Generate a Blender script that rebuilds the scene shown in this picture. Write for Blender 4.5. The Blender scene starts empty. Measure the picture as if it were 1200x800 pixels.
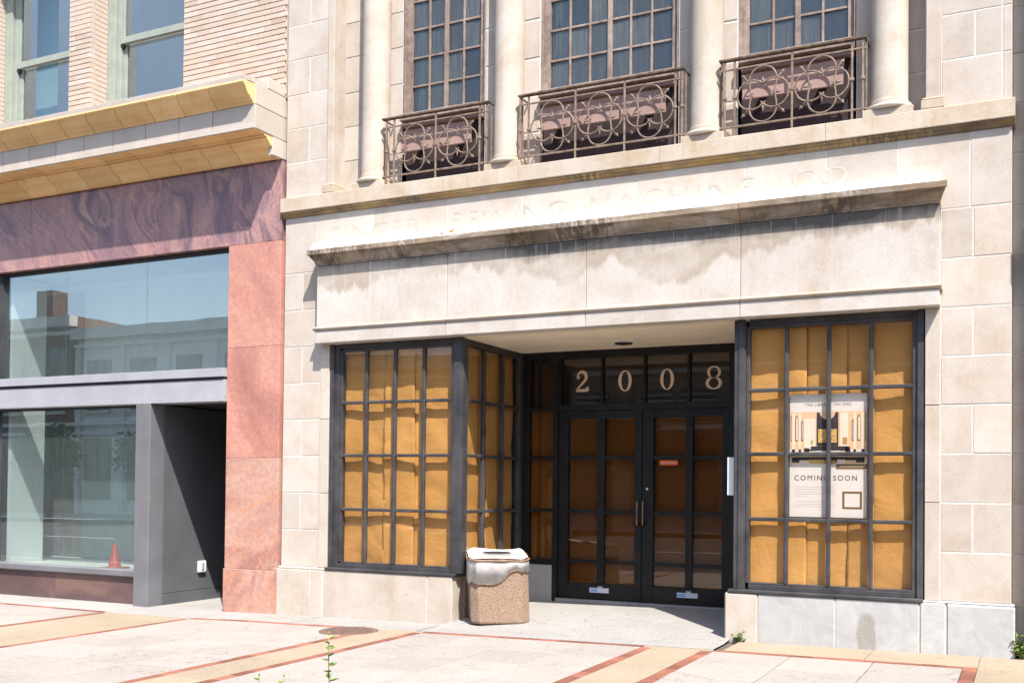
import bpy, bmesh, math, random
from mathutils import Vector, Matrix, noise as mnoise
random.seed(7)
S = bpy.context.scene
COL = S.collection

# ------------------------------------------------------------------ camera
cam_d = bpy.data.cameras.new('camera')
cam = bpy.data.objects.new('camera', cam_d); COL.objects.link(cam)
S.camera = cam
CY, CP, CR = math.radians(-26.29), math.radians(.98), math.radians(.58)
def cam_axes():
    r1 = Matrix(((math.cos(CY), -math.sin(CY), 0), (math.sin(CY), math.cos(CY), 0), (0, 0, 1)))
    r2 = Matrix(((1, 0, 0), (0, math.cos(CP), math.sin(CP)), (0, -math.sin(CP), math.cos(CP))))
    r3 = Matrix(((math.cos(CR), 0, math.sin(CR)), (0, 1, 0), (-math.sin(CR), 0, math.cos(CR))))
    return r3 @ r2 @ r1
A = cam_axes()
rx, ry, rz = A[0], A[1], A[2]
cam.matrix_world = Matrix(((rx[0], rz[0], -ry[0], 0.0), (rx[1], rz[1], -ry[1], -9.525), (rx[2], rz[2], -ry[2], 1.405), (0, 0, 0, 1)))
cam_d.sensor_width = 36; cam_d.sensor_fit = 'HORIZONTAL'
cam_d.lens = 1228.1 / 1200 * 36
cam_d.shift_x = 0.0; cam_d.shift_y = (546.2 - 400) / 1200
cam_d.clip_start = .05; cam_d.clip_end = 2000

# ------------------------------------------------------------------ light
SUN = Vector((.47, -.50, 1.0)).normalized()          # towards the sun
W = bpy.data.worlds.new('World'); S.world = W; W.use_nodes = True
wn = W.node_tree
bg = wn.nodes['Background']
sky = wn.nodes.new('ShaderNodeTexSky'); sky.sky_type = 'NISHITA'; sky.sun_disc = False
sky.sun_elevation = math.asin(SUN.z); sky.sun_rotation = math.atan2(SUN.x, SUN.y)
sky.altitude = 0; sky.air_density = 1.0; sky.dust_density = 1.6; sky.ozone_density = 1.5
wn.links.new(sky.outputs[0], bg.inputs[0]); bg.inputs[1].default_value = .13
sd = bpy.data.lights.new('sun', 'SUN'); sd.energy = 4.1; sd.angle = math.radians(.53); sd.color = (1, .95, .885)
so = bpy.data.objects.new('sun', sd); COL.objects.link(so)
so.rotation_euler = SUN.to_track_quat('Z', 'Y').to_euler(); so.location = (6, -14, 16)
S.view_settings.view_transform = 'Standard'; S.view_settings.look = 'None'
S.view_settings.exposure = 1.24; S.view_settings.gamma = 1

# ------------------------------------------------------------------ helpers
WLOC = {}
def empty(name, loc, parent=None):
    o = bpy.data.objects.new(name, None); COL.objects.link(o); o.location = loc
    o.empty_display_size = .2; WLOC[o.name] = Vector(loc)
    if parent: attach(o, parent)
    return o
def attach(o, p):
    o.parent = p
    o.matrix_parent_inverse = Matrix.Translation(-WLOC.get(p.name, Vector((0, 0, 0))))
def tag(o, label=None, cat=None, group=None, kind=None):
    if label: o['label'] = label
    if cat: o['category'] = cat
    if group: o['group'] = group
    if kind: o['kind'] = kind
    return o
def link(name, me, parent=None, loc=None):
    o = bpy.data.objects.new(name, me); COL.objects.link(o)
    if loc is not None: o.location = loc
    WLOC[o.name] = Vector(loc) if loc is not None else Vector((0, 0, 0))
    if parent: attach(o, parent)
    return o
class MB:
    """collects polygons for one mesh"""
    def __init__(s): s.v = []; s.f = []; s.m = []; s.sm = []
    def face(s, pts, mi=0, sm=False):
        n = len(s.v); s.v += [tuple(p) for p in pts]; s.f.append(list(range(n, n + len(pts)))); s.m.append(mi); s.sm.append(sm)
    def box(s, x0, x1, y0, y1, z0, z1, mi=0):
        n = len(s.v)
        s.v += [(x, y, z) for z in (z0, z1) for y in (y0, y1) for x in (x0, x1)]
        for q in ((0, 2, 3, 1), (4, 5, 7, 6), (0, 1, 5, 4), (2, 6, 7, 3), (0, 4, 6, 2), (1, 3, 7, 5)):
            s.f.append([n + i for i in q]); s.m.append(mi); s.sm.append(False)
        return s
    def tube(s, pts, r, n=6, mi=0, closed=False, flat=None, caps=True):
        """sweep a round bar along points"""
        P = [Vector(p) for p in pts]; N = len(P); base = len(s.v)
        R = r if isinstance(r, (list, tuple)) else [r] * N
        up = None
        for i, p in enumerate(P):
            a = P[(i - 1) % N] if (closed or i > 0) else p
            b = P[(i + 1) % N] if (closed or i < N - 1) else p
            t = (b - a); t = t.normalized() if t.length > 1e-9 else Vector((0, 0, 1))
            if up is None:
                up = Vector((0, 1, 0)) if abs(t.y) < .9 else Vector((1, 0, 0))
            u = (up - t * up.dot(t)).normalized(); w = t.cross(u); up = u
            for k in range(n):
                a2 = 2 * math.pi * (k + .5) / n
                s.v.append(tuple(p + (u * math.cos(a2) * (flat or 1) + w * math.sin(a2)) * R[i]))
        for i in range(N if closed else N - 1):
            for k in range(n):
                j = (i + 1) % N
                s.f.append([base + i * n + k, base + i * n + (k + 1) % n, base + j * n + (k + 1) % n, base + j * n + k]); s.m.append(mi); s.sm.append(n > 4)
        if not closed and caps:
            s.f.append([base + k for k in range(n)][::-1]); s.m.append(mi); s.sm.append(False)
            s.f.append([base + (N - 1) * n + k for k in range(n)]); s.m.append(mi); s.sm.append(False)
        return s
    def lathe(s, cx, cy, prof, n=24, mi=0, rot=0, smooth=True, caps=True):
        base = len(s.v)
        for r, z in prof:
            for k in range(n):
                a = 2 * math.pi * k / n + rot
                s.v.append((cx + r * math.cos(a), cy + r * math.sin(a), z))
        for i in range(len(prof) - 1):
            for k in range(n):
                s.f.append([base + i * n + k, base + i * n + (k + 1) % n, base + (i + 1) * n + (k + 1) % n, base + (i + 1) * n + k]); s.m.append(mi); s.sm.append(smooth)
        if caps:
            s.f.append([base + k for k in range(n)][::-1]); s.m.append(mi); s.sm.append(False)
            b2 = base + (len(prof) - 1) * n
            s.f.append([b2 + k for k in range(n)]); s.m.append(mi); s.sm.append(False)
        return s
    def extrude_x(s, x0, x1, prof, mi=0, sm=False):
        """closed (y,z) profile extruded along x"""
        n = len(prof); base = len(s.v)
        s.v += [(x0, y, z) for y, z in prof] + [(x1, y, z) for y, z in prof]
        for k in range(n):
            j = (k + 1) % n
            s.f.append([base + k, base + n + k, base + n + j, base + j]); s.m.append(mi); s.sm.append(sm)
        s.f.append([base + k for k in range(n)]); s.m.append(mi); s.sm.append(False)
        s.f.append([base + n + k for k in range(n)][::-1]); s.m.append(mi); s.sm.append(False)
        return s
    def mesh(s, name, mats, bevel=0, merge=False):
        me = bpy.data.meshes.new(name)
        me.from_pydata(s.v, [], s.f)
        for m in (mats if isinstance(mats, (list, tuple)) else [mats]): me.materials.append(m)
        for p, mi, sm in zip(me.polygons, s.m, s.sm): p.material_index = mi; p.use_smooth = sm
        bm = bmesh.new(); bm.from_mesh(me)
        if merge: bmesh.ops.remove_doubles(bm, verts=bm.verts, dist=1e-5)
        bmesh.ops.recalc_face_normals(bm, faces=bm.faces)
        if bevel:
            bmesh.ops.bevel(bm, geom=list(bm.edges), offset=bevel, segments=1, affect='EDGES', clamp_overlap=True)
        bm.to_mesh(me); bm.free(); me.update()
        return me
    def build(s, name, mats, parent=None, bevel=0, merge=False):
        return link(name, s.mesh(name, mats, bevel, merge), parent)
def block(name, x0, x1, y0, y1, z0, z1, m, parent=None, bevel=.004):
    """one piece with its own origin at its centre"""
    cx, cy, cz = (x0 + x1) / 2, (y0 + y1) / 2, (z0 + z1) / 2
    me = MB().box(x0 - cx, x1 - cx, y0 - cy, y1 - cy, z0 - cz, z1 - cz).mesh(name, m, bevel)
    return link(name, me, parent, (cx, cy, cz))
_share = {}
def sblock(name, x0, x1, y0, y1, z0, z1, m, parent=None, bevel=.003):
    """the same, sharing mesh data between pieces of one size"""
    d = (round(x1 - x0, 3), round(y1 - y0, 3), round(z1 - z0, 3), m.name, bevel)
    if d not in _share:
        a, b, c = d[0] / 2, d[1] / 2, d[2] / 2
        _share[d] = MB().box(-a, a, -b, b, -c, c).mesh(name, m, bevel)
    return link(name, _share[d], parent, ((x0 + x1) / 2, (y0 + y1) / 2, (z0 + z1) / 2))
def text_mesh(txt, size, spacing=1.0, extrude=.0008, font_off=0.0):
    cu = bpy.data.curves.new('lettering', 'FONT'); cu.body = txt; cu.size = size; cu.extrude = extrude
    cu.space_character = spacing; cu.offset = font_off; cu.resolution_u = 3
    o = bpy.data.objects.new('lettering_tmp', cu); COL.objects.link(o)
    bpy.context.view_layer.update()
    me = bpy.data.meshes.new_from_object(o.evaluated_get(bpy.context.evaluated_depsgraph_get()))
    bpy.data.objects.remove(o); bpy.data.curves.remove(cu)
    return me
def text_on_wall(name, txt, x, y, z, size, m, parent, spacing=1.0, extrude=.0008, off=0.0, width=None):
    """lettering facing -y; x,z of its lower left corner"""
    me = text_mesh(txt, size, spacing, extrude, off)
    xs = [v.co.x for v in me.vertices]; x_lo = min(xs); w = max(xs) - x_lo
    k = (width / w) if width else 1
    for v in me.vertices:
        a, b, c = v.co
        v.co = ((a - x_lo) * k + x, y - c, b + z)
    me.materials.clear(); me.materials.append(m); me.name = name
    return link(name, me, parent)

# ------------------------------------------------------------------ materials
class M:
    """small node-graph builder round one Principled material"""
    def __init__(s, name, rough=.8, spec=.3, metal=0):
        s.m = bpy.data.materials.new(name); s.m.use_nodes = True; s.t = s.m.node_tree
        s.b = s.t.nodes['Principled BSDF']; s.out = s.t.nodes['Material Output']
        s.b.inputs['Roughness'].default_value = rough; s.b.inputs['Metallic'].default_value = metal
        s.b.inputs['Specular IOR Level'].default_value = spec
        s.pos = None
    def n(s, kind, **kw):
        nd = s.t.nodes.new(kind)
        for k, v in kw.items(): setattr(nd, k, v)
        return nd
    def P(s, sc=(1, 1, 1), space='world'):
        if space == 'world': src = s.n('ShaderNodeNewGeometry').outputs['Position']
        else: src = s.n('ShaderNodeTexCoord').outputs['Object']
        mp = s.n('ShaderNodeMapping'); s.t.links.new(src, mp.inputs[0]); mp.inputs['Scale'].default_value = sc
        return mp.outputs[0]
    def noise(s, vec, scale, detail=4, rough=.6, dist=0, fac=True):
        nd = s.n('ShaderNodeTexNoise'); s.t.links.new(vec, nd.inputs['Vector'])
        nd.inputs['Scale'].default_value = scale; nd.inputs['Detail'].default_value = detail
        nd.inputs['Roughness'].default_value = rough; nd.inputs['Distortion'].default_value = dist
        return nd.outputs['Fac'] if fac else nd.outputs['Color']
    def vor(s, vec, scale, feat='F1', out='Distance', rnd=1):
        nd = s.n('ShaderNodeTexVoronoi', feature=feat); s.t.links.new(vec, nd.inputs['Vector']); nd.inputs['Scale'].default_value = scale
        nd.inputs['Randomness'].default_value = rnd
        return nd.outputs[out]
    def ramp(s, val, stops, interp='LINEAR'):
        r = s.n('ShaderNodeValToRGB'); r.color_ramp.interpolation = interp
        e = r.color_ramp.elements
        while len(e) < len(stops): e.new(.5)
        for q, (p, c) in zip(e, stops):
            q.position = p; q.color = (*c, 1) if isinstance(c, (tuple, list)) else (c, c, c, 1)
        s.t.links.new(val, r.inputs[0]); return r.outputs[0]
    def math(s, op, a, b=None, clamp=False):
        nd = s.n('ShaderNodeMath', operation=op, use_clamp=clamp)
        for i, q in enumerate((a, b)):
            if q is None: continue
            if isinstance(q, (int, float)): nd.inputs[i].default_value = q
            else: s.t.links.new(q, nd.inputs[i])
        return nd.outputs[0]
    def mix(s, fac, a, b, mode='MIX'):
        nd = s.n('ShaderNodeMix', data_type='RGBA', blend_type=mode)
        for i, q in ((0, fac), (6, a), (7, b)):
            if isinstance(q, (int, float)): nd.inputs[i].default_value = q
            elif isinstance(q, tuple): nd.inputs[i].default_value = (*q, 1)
            else: s.t.links.new(q, nd.inputs[i])
        return nd.outputs[2]
    def sep(s, vec):
        nd = s.n('ShaderNodeSeparateXYZ'); s.t.links.new(vec, nd.inputs[0]); return nd.outputs
    def rnd(s): return s.n('ShaderNodeObjectInfo').outputs['Random']
    def hsv(s, col, val, amt):
        """per-object brightness"""
        v = s.math('ADD', s.math('MULTIPLY', val, 2 * amt), 1 - amt)
        return s.mix(1.0, col, s.grey(v), 'MULTIPLY')
    def grey(s, v):
        nd = s.n('ShaderNodeCombineColor')
        for i in range(3): s.t.links.new(v, nd.inputs[i])
        return nd.outputs[0]
    def bump(s, h, strength, dist=.01):
        nd = s.n('ShaderNodeBump'); nd.inputs['Strength'].default_value = strength; nd.inputs['Distance'].default_value = dist
        s.t.links.new(h, nd.inputs['Height']); s.t.links.new(nd.outputs[0], s.b.inputs['Normal'])
    def col(s, c):
        if isinstance(c, tuple): s.b.inputs['Base Color'].default_value = (*c, 1)
        else: s.t.links.new(c, s.b.inputs['Base Color'])
        return s
    def rough(s, v): s.t.links.new(v, s.b.inputs['Roughness'])
def simple(name, c, rough=.7, spec=.3, var=.12, scale=6, bump=.0, bscale=60, metal=0, rnd=0.0, dirt=None):
    m = M(name, rough, spec, metal); p = m.P()
    n = m.noise(p, scale, 5)
    c2 = tuple(max(0, q * (1 - var * 2)) for q in c); c1 = tuple(q * (1 + var) for q in c)
    k = m.ramp(n, [(.3, c2), (.7, c1)])
    if dirt: k = m.mix(m.ramp(m.noise(m.P((1, 1, .35)), 3.1, 6, .7), [(.5, 0.0), (.72, .55)]), k, dirt)
    if rnd: k = m.hsv(k, m.rnd(), rnd)
    m.col(k)
    if bump: m.bump(m.noise(p, bscale, 3), bump, .004)
    return m.m
def limestone(name, a=(.455, .395, .338), b=(.405, .335, .27), pale=(.505, .46, .415), rnd=.08, streak=.30, extra=None, tan=(.42, .315, .23)):
    m = M(name, .88, .15); p = m.P()
    src = m.n('ShaderNodeNewGeometry').outputs['Position']                      # every block cut from another place
    cb = m.n('ShaderNodeCombineXYZ'); r = m.rnd()
    m.t.links.new(m.math('MULTIPLY', r, 13), cb.inputs[0]); m.t.links.new(m.math('MULTIPLY', r, 7), cb.inputs[2])
    rv = m.n('ShaderNodeVectorMath', operation='ADD'); m.t.links.new(src, rv.inputs[0]); m.t.links.new(cb.outputs[0], rv.inputs[1]); q = rv.outputs[0]
    k = m.ramp(m.noise(q, 1.9, 7, .66, .5), [(.34, b), (.50, a), (.70, pale)])
    k = m.mix(m.ramp(m.noise(q, 5.5, 5, .7, .8), [(.50, 0.0), (.72, .5)]), k, pale)
    st = m.ramp(m.noise(m.P((9, 9, .5)), 1.0, 5, .65), [(.42, 0.0), (.7, streak)])
    k = m.mix(st, k, pale)
    k = m.mix(m.ramp(m.noise(m.P((2.2, 2.2, .7)), 1.0, 6, .7, .4), [(.54, 0.0), (.74, .6)]), k, tan)
    sp = m.ramp(m.noise(p, 95, 2, .6), [(.35, .90), (.6, 1.03)])
    k = m.mix(1.0, k, sp, 'MULTIPLY')
    pit = m.ramp(m.vor(p, 4.3), [(.016, 1.0), (.028, 0.0)])
    k = m.mix(pit, k, (.16, .12, .10))
    if extra: k = extra(m, p, k)
    k = m.hsv(k, r, rnd)
    m.col(k)
    h = m.math('ADD', m.math('MULTIPLY', m.noise(p, 14, 5, .7), .8), m.math('MULTIPLY', m.noise(p, 160, 2), .35))
    m.bump(h, .30, .006)
    return m.m
def frieze_extra(m, p, k):
    x, y, z = m.sep(p)
    # tan water stain: long tongues and short ones, fading out in places
    nl = m.noise(m.P((.9, 1, .12)), 1.0, 2, .5)
    ns = m.noise(m.P((5.5, 1, .25)), 1.0, 4, .65, .25)
    reach = m.math('ADD', m.math('MULTIPLY', nl, 1.15), m.math('MULTIPLY', ns, .42))
    e = m.math('SUBTRACT', z, m.math('SUBTRACT', 4.27, reach))
    mk = m.ramp(m.math('MULTIPLY', e, 7, True), [(0.0, 0.0), (.25, .55), (.45, .75), (1.0, .6)])
    mk = m.math('MULTIPLY', mk, m.ramp(m.noise(m.P((1.3, 1, 2.0)), 1.0, 4, .6), [(.36, .12), (.58, 1.0)]))
    k = m.mix(mk, k, (.30, .24, .175))
    # soot, in a few separate blotches streaked by rain
    n2 = m.noise(m.P((.62, 1, .3), ), 1.0, 2, .4)
    n3 = m.noise(m.P((13, 1, .5)), 1.0, 5, .65, .3)
    n4 = m.noise(m.P((1.6, 1, 5.5)), 1.0, 4, .6, 1.2)
    so_ = m.math('ADD', m.math('MULTIPLY', n2, 1.5), m.math('ADD', m.math('MULTIPLY', n3, .35), m.math('MULTIPLY', n4, .35)))
    so_ = m.math('ADD', so_, m.math('MULTIPLY', m.math('SUBTRACT', z, 3.66), 2.4))
    mk2 = m.ramp(so_, [(.50, 0.0), (.66, .75)]) if False else m.ramp(m.math('SUBTRACT', so_, .60), [(.50, 0.0), (.80, .85)])
    k = m.mix(mk2, k, (.06, .056, .055))
    # whitish washed streaks
    k = m.mix(m.ramp(m.noise(m.P((17, 1, .35)), 1.0, 3, .6), [(.60, 0.0), (.74, .55)]), k, (.52, .49, .46))
    pin = m.ramp(m.vor(m.P((1, 1, 1)), 5.0), [(.02, 1.0), (.032, 0.0)])
    return m.mix(pin, k, (.14, .11, .09))
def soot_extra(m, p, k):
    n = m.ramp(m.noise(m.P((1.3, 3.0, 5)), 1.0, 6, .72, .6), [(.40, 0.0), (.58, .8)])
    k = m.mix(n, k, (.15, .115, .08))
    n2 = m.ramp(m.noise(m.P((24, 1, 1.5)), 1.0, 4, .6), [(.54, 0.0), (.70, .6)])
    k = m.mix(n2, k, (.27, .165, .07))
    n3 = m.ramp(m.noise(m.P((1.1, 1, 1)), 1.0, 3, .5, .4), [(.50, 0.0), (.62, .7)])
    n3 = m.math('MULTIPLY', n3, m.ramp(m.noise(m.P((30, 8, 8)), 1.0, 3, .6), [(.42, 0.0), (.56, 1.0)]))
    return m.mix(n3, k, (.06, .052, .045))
def upper_extra(m, p, k):
    n = m.ramp(m.noise(m.P((14, 1, .8)), 1.0, 4, .6), [(.5, 0.0), (.8, .3)])
    return m.mix(n, k, (.36, .25, .14))
MAT = {}
MAT['stone'] = limestone('limestone')
MAT['stone_frieze'] = limestone('stained_limestone', a=(.475, .43, .385), b=(.42, .365, .31), pale=(.53, .495, .455), rnd=.03, extra=frieze_extra)
MAT['stone_soot'] = limestone('weathered_cornice_stone', a=(.40, .33, .26), b=(.31, .23, .15), pale=(.46, .41, .36), rnd=.06, extra=soot_extra)
MAT['stone_band'] = limestone('ochre_stained_stone', a=(.45, .375, .295), b=(.38, .285, .185), pale=(.50, .44, .375), rnd=.05, extra=upper_extra)
MAT['bed'] = limestone('ochre_stain_and_bounce_bed_mould', a=(.36, .235, .10), b=(.26, .15, .05), pale=(.42, .30, .16), rnd=.06, streak=.15, extra=soot_extra)  # ochre holds both the stain and warm bounced light in the colour
MAT['stone_plinth'] = limestone('plinth_limestone', a=(.455, .395, .335), b=(.405, .335, .27), pale=(.50, .455, .405), rnd=.05)
def grey_marble():
    m = M('grey_marble', .6, .3); p = m.P()
    k = m.ramp(m.noise(p, 3.4, 8, .7, 1.2), [(.3, (.30, .305, .305)), (.5, (.375, .375, .37)), (.7, (.45, .445, .43))])
    # spill stain on the window plinth
    x, y, z = m.sep(p)
    dx = m.math('ABSOLUTE', m.math('SUBTRACT', m.math('ADD', x, m.math('MULTIPLY', m.noise(p, 6, 3), .05)), -1.235))
    g = m.math('SUBTRACT', .085, dx)
    g = m.math('MULTIPLY', m.math('MAXIMUM', g, 0.0), m.math('MAXIMUM', m.math('SUBTRACT', .335, z), 0.0))
    mk = m.ramp(m.math('MULTIPLY', g, 400, True), [(0.0, 0.0), (1.0, .6)])
    k = m.mix(mk, k, (.19, .165, .13))
    k = m.mix(m.ramp(m.noise(p, 60, 3), [(.4, 0.0), (.75, .3)]), k, (.5, .485, .46))
    m.col(m.hsv(k, m.rnd(), .05)); m.bump(m.noise(p, 40, 4), .12, .004)
    return m.m
MAT['marble'] = grey_marble()
MAT['column'] = limestone('weathered_column_limestone', a=(.43, .365, .30), b=(.37, .295, .225), pale=(.49, .44, .39), rnd=.04, streak=.5)
MAT['mortar'] = simple('pale_mortar', (.54, .51, .47), .95, .05, .06, 20, .2, 120)
MAT['flashing'] = simple('white_flashing', (.85, .85, .84), .55, .3, .05, 8, dirt=(.6, .56, .5))
MAT['frame'] = simple('charcoal_paint', (.050, .048, .052), .48, .35, .25, 5, .08, 90, dirt=(.10, .095, .09))
MAT['frame_dark'] = simple('black_door_paint', (.012, .0115, .012), .45, .3, .25, 5, .05, 80)
MAT['soffit'] = simple('cream_soffit_plaster', (.84, .72, .545), .9, .1, .06, 2.5, .1, 30)
MAT['steel'] = simple('brushed_grey_panel', (.30, .30, .31), .45, .5, .08, 3)
MAT['iron'] = simple('rusty_painted_iron', (.24, .175, .135), .75, .25, .25, 22, .3, 150, dirt=(.16, .075, .04))
MAT['iron_dark'] = simple('dark_handrail_iron', (.13, .085, .055), .7, .25, .3, 18, .2, 120)
MAT['spandrel'] = simple('faded_pink_panel_paint', (.36, .235, .205), .6, .3, .08, 4, .05, 60)
MAT['spandrel_dark'] = simple('shade_dark_backing', (.05, .034, .038), .8, .2, .2, 6)  # plum-dark colour stands in for the shadow round the pink panel
MAT['wood_frame'] = simple('weathered_tan_window_paint', (.24, .18, .15), .7, .25, .2, 14, .15, 90, dirt=(.52, .44, .38))
MAT['curtain'] = simple('pale_curtain', (.62, .62, .50), .9, .1, .05, 4)
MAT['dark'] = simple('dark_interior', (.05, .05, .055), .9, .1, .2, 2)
MAT['core'] = simple('interior_plaster', (.22, .21, .2), .9, .1, .1, 1)
MAT['gold'] = simple('cream_numeral_paint', (.74, .58, .42), .5, .4, .05, 10)
MAT['white'] = simple('white_plastic', (.72, .72, .72), .5, .4, .03, 10)
MAT['sticker'] = simple('pale_sticker', (.62, .66, .74), .5, .3, .04, 10)
MAT['sticker_blue'] = simple('blue_print', (.25, .42, .68), .5, .3, .04, 10)
MAT['orange'] = simple('orange_sticker', (.66, .13, .02), .5, .3, .05, 10)
MAT['ghost'] = simple('ghost_letter_stone', (.475, .42, .365), .92, .1, .12, 9)
MAT['brass'] = simple('worn_brass', (.30, .22, .13), .35, .5, .2, 12, metal=.8)
def kraft():
    m = M('brown_kraft_paper', .72, .25); p = m.P()
    k = m.ramp(m.noise(p, 2.0, 5, .6), [(.3, (.47, .235, .06)), (.7, (.56, .295, .09))])
    k = m.mix(m.ramp(m.noise(m.P((60, 60, 2)), 1, 3), [(.4, 0.0), (.8, .2)]), k, (.66, .35, .10))
    m.col(m.hsv(k, m.rnd(), .15))
    cr = m.math('ABSOLUTE', m.math('SUBTRACT', m.noise(p, 4.5, 5, .62, .6), .5))
    h = m.math('ADD', m.math('MULTIPLY', cr, 1.6), m.math('MULTIPLY', m.noise(p, 30, 3), .10))
    m.bump(h, .7, .014)
    return m.m
MAT['paper'] = kraft()
def glass(name, tint, base, rough=0.0, ior=1.5, dirt=0.0, dirtcol=(.3, .34, .34), bump=0, vary=False):
    m = M(name); t = m.t; t.nodes.remove(m.b)
    tr = m.n('ShaderNodeBsdfTransparent'); tr.inputs[0].default_value = (*tint, 1)
    gl = m.n('ShaderNodeBsdfGlossy'); gl.inputs['Roughness'].default_value = rough
    lw_ = m.n('ShaderNodeLayerWeight'); lw_.inputs['Blend'].default_value = .5
    f0 = .04 + base                                        # Schlick reflectance, the same from both sides of the pane
    f = m.math('ADD', m.math('MULTIPLY', m.math('POWER', lw_.outputs['Facing'], 5.0), 1 - f0), f0, True)
    mx = m.n('ShaderNodeMixShader'); t.links.new(f, mx.inputs[0]); t.links.new(tr.outputs[0], mx.inputs[1]); t.links.new(gl.outputs[0], mx.inputs[2])
    last = mx
    if bump:
        bn = m.n('ShaderNodeBump'); bn.inputs['Strength'].default_value = bump; bn.inputs['Distance'].default_value = .01
        t.links.new(m.noise(m.P(), 1.1, 2), bn.inputs['Height']); t.links.new(bn.outputs[0], gl.inputs['Normal']); 
    if dirt:
        df = m.n('ShaderNodeBsdfDiffuse'); df.inputs[0].default_value = (*dirtcol, 1)
        d = m.ramp(m.noise(m.P((55, 55, 3.0)), 1, 5, .65), [(.35, dirt * .35), (.7, dirt)])
        if vary: d = m.math('MULTIPLY', d, m.math('ADD', m.math('MULTIPLY', m.rnd(), 1.3), .35))  # pane-to-pane dirt strength also imitates uneven sky reflection
        m2 = m.n('ShaderNodeMixShader'); t.links.new(d, m2.inputs[0]); t.links.new(mx.outputs[0], m2.inputs[1]); t.links.new(df.outputs[0], m2.inputs[2]); last = m2
    t.links.new(last.outputs[0], m.out.inputs[0])
    return m.m
MAT['glass'] = glass('window_glass', (.985, .98, .97), .0, dirt=.008, dirtcol=(.4, .36, .3))
MAT['glass_door'] = glass('door_glass', (.72, .66, .61), .025)
MAT['glass_shop'] = glass('shop_plate_glass', (.95, .995, .985), .23, dirt=.05, dirtcol=(.62, .74, .74), bump=.05)
MAT['glass_sash'] = glass('sash_glass', (.75, .85, .9), .12, bump=.03)
MAT['glass_old'] = glass('streaked_old_glass', (.55, .62, .64), .05, rough=.05, dirt=.5, dirtcol=(.135, .15, .155), vary=True)
def granite(name, stops, rot, stretch=(2.0, 1, .55), rough=.3, dist=1.9, spec=.4, scale=.62, grain=1.0, vein=None):
    """banded gneiss: each slab cut from another place of the stone"""
    m = M(name, rough, spec)
    src = m.n('ShaderNodeNewGeometry').outputs['Position']
    rv = m.n('ShaderNodeVectorMath', operation='ADD'); m.t.links.new(src, rv.inputs[0])
    cb = m.n('ShaderNodeCombineXYZ'); r = m.rnd()
    m.t.links.new(m.math('MULTIPLY', r, 9), cb.inputs[0]); m.t.links.new(m.math('MULTIPLY', r, 5), cb.inputs[2]); m.t.links.new(cb.outputs[0], rv.inputs[1])
    mp = m.n('ShaderNodeMapping'); m.t.links.new(rv.outputs[0], mp.inputs[0]); mp.inputs['Rotation'].default_value = (0, rot, 0)
    # bend the bands with a slow warp, then stretch them
    wp = m.noise(mp.outputs[0], .55, 2, .5, 0, False)
    av = m.n('ShaderNodeVectorMath', operation='MULTIPLY_ADD'); m.t.links.new(wp, av.inputs[0]); av.inputs[1].default_value = (dist, dist, dist); m.t.links.new(mp.outputs[0], av.inputs[2])
    m2 = m.n('ShaderNodeMapping'); m.t.links.new(av.outputs[0], m2.inputs[0]); m2.inputs['Scale'].default_value = stretch
    w = m.noise(m2.outputs[0], scale, 6, .58, .3)
    k = m.ramp(w, stops)
    if vein:
        v = m.noise(m2.outputs[0], scale * 2.2, 5, .55, .5)
        k = m.mix(m.ramp(v, [(.46, 0.0), (.495, .75), (.53, 0.0)]), k, vein)
    p = m.P()
    k = m.mix(m.ramp(m.noise(p, 150, 2, .6), [(.45, 0.0), (.75, .42 * grain)]), k, (.56, .40, .34))
    k = m.mix(m.ramp(m.noise(p, 120, 2, .6), [(.30, .5 * grain), (.46, 0.0)]), k, (.12, .06, .065))
    k = m.mix(m.ramp(m.noise(p, 22, 4, .7), [(.38, .28), (.6, 0.0)]), k, (.16, .085, .09))
    m.col(k); m.bump(m.noise(p, 60, 3), .03, .002)
    return m.m
MAT['granite_frieze'] = granite('banded_purple_granite', [(.30, (.075, .042, .075)), (.40, (.20, .10, .125)), (.46, (.36, .19, .17)), (.52, (.24, .135, .15)), (.58, (.11, .06, .095)), (.66, (.42, .25, .20)), (.76, (.20, .12, .14))], .55, vein=(.46, .25, .21))
MAT['granite_red'] = granite('polished_red_granite', [(.28, (.33, .14, .115)), (.42, (.46, .205, .155)), (.52, (.55, .27, .20)), (.62, (.49, .22, .16)), (.74, (.38, .165, .145))], .25, grain=.45)
MAT['granite_pink'] = granite('mottled_pink_granite', [(.28, (.24, .10, .085)), (.42, (.42, .21, .165)), (.52, (.52, .31, .235)), (.6, (.36, .16, .13)), (.74, (.30, .13, .12))], -.75, vein=(.56, .25, .14))
MAT['granite_dark'] = granite('dark_brown_granite', [(.28, (.05, .03, .035)), (.5, (.10, .06, .06)), (.62, (.17, .10, .08)), (.8, (.09, .055, .055))], 1.45, grain=.12)
def terracotta():
    m = M('ochre_glazed_terracotta', .42, .4); p = m.P()
    k = m.ramp(m.noise(p, 2.2, 5, .6, .4), [(.3, (.72, .43, .17)), (.6, (.80, .52, .24)), (.8, (.78, .60, .36))])
    k = m.mix(m.ramp(m.noise(m.P((5, 5, 1.2)), 1.2, 6, .7), [(.56, 0.0), (.76, .55)]), k, (.50, .27, .08))
    m.col(m.hsv(k, m.rnd(), .10)); m.bump(m.noise(p, 12, 4), .12, .006)
    return m.m
MAT['terra'] = terracotta()
MAT['terra_pale'] = simple('pale_terracotta_tile', (.46, .40, .345), .55, .3, .05, 3, .08, 20, rnd=.06, dirt=(.39, .31, .25))
MAT['terra_joint'] = simple('dark_terracotta_joint', (.09, .06, .035), .95, .05, .2, 10)
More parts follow.
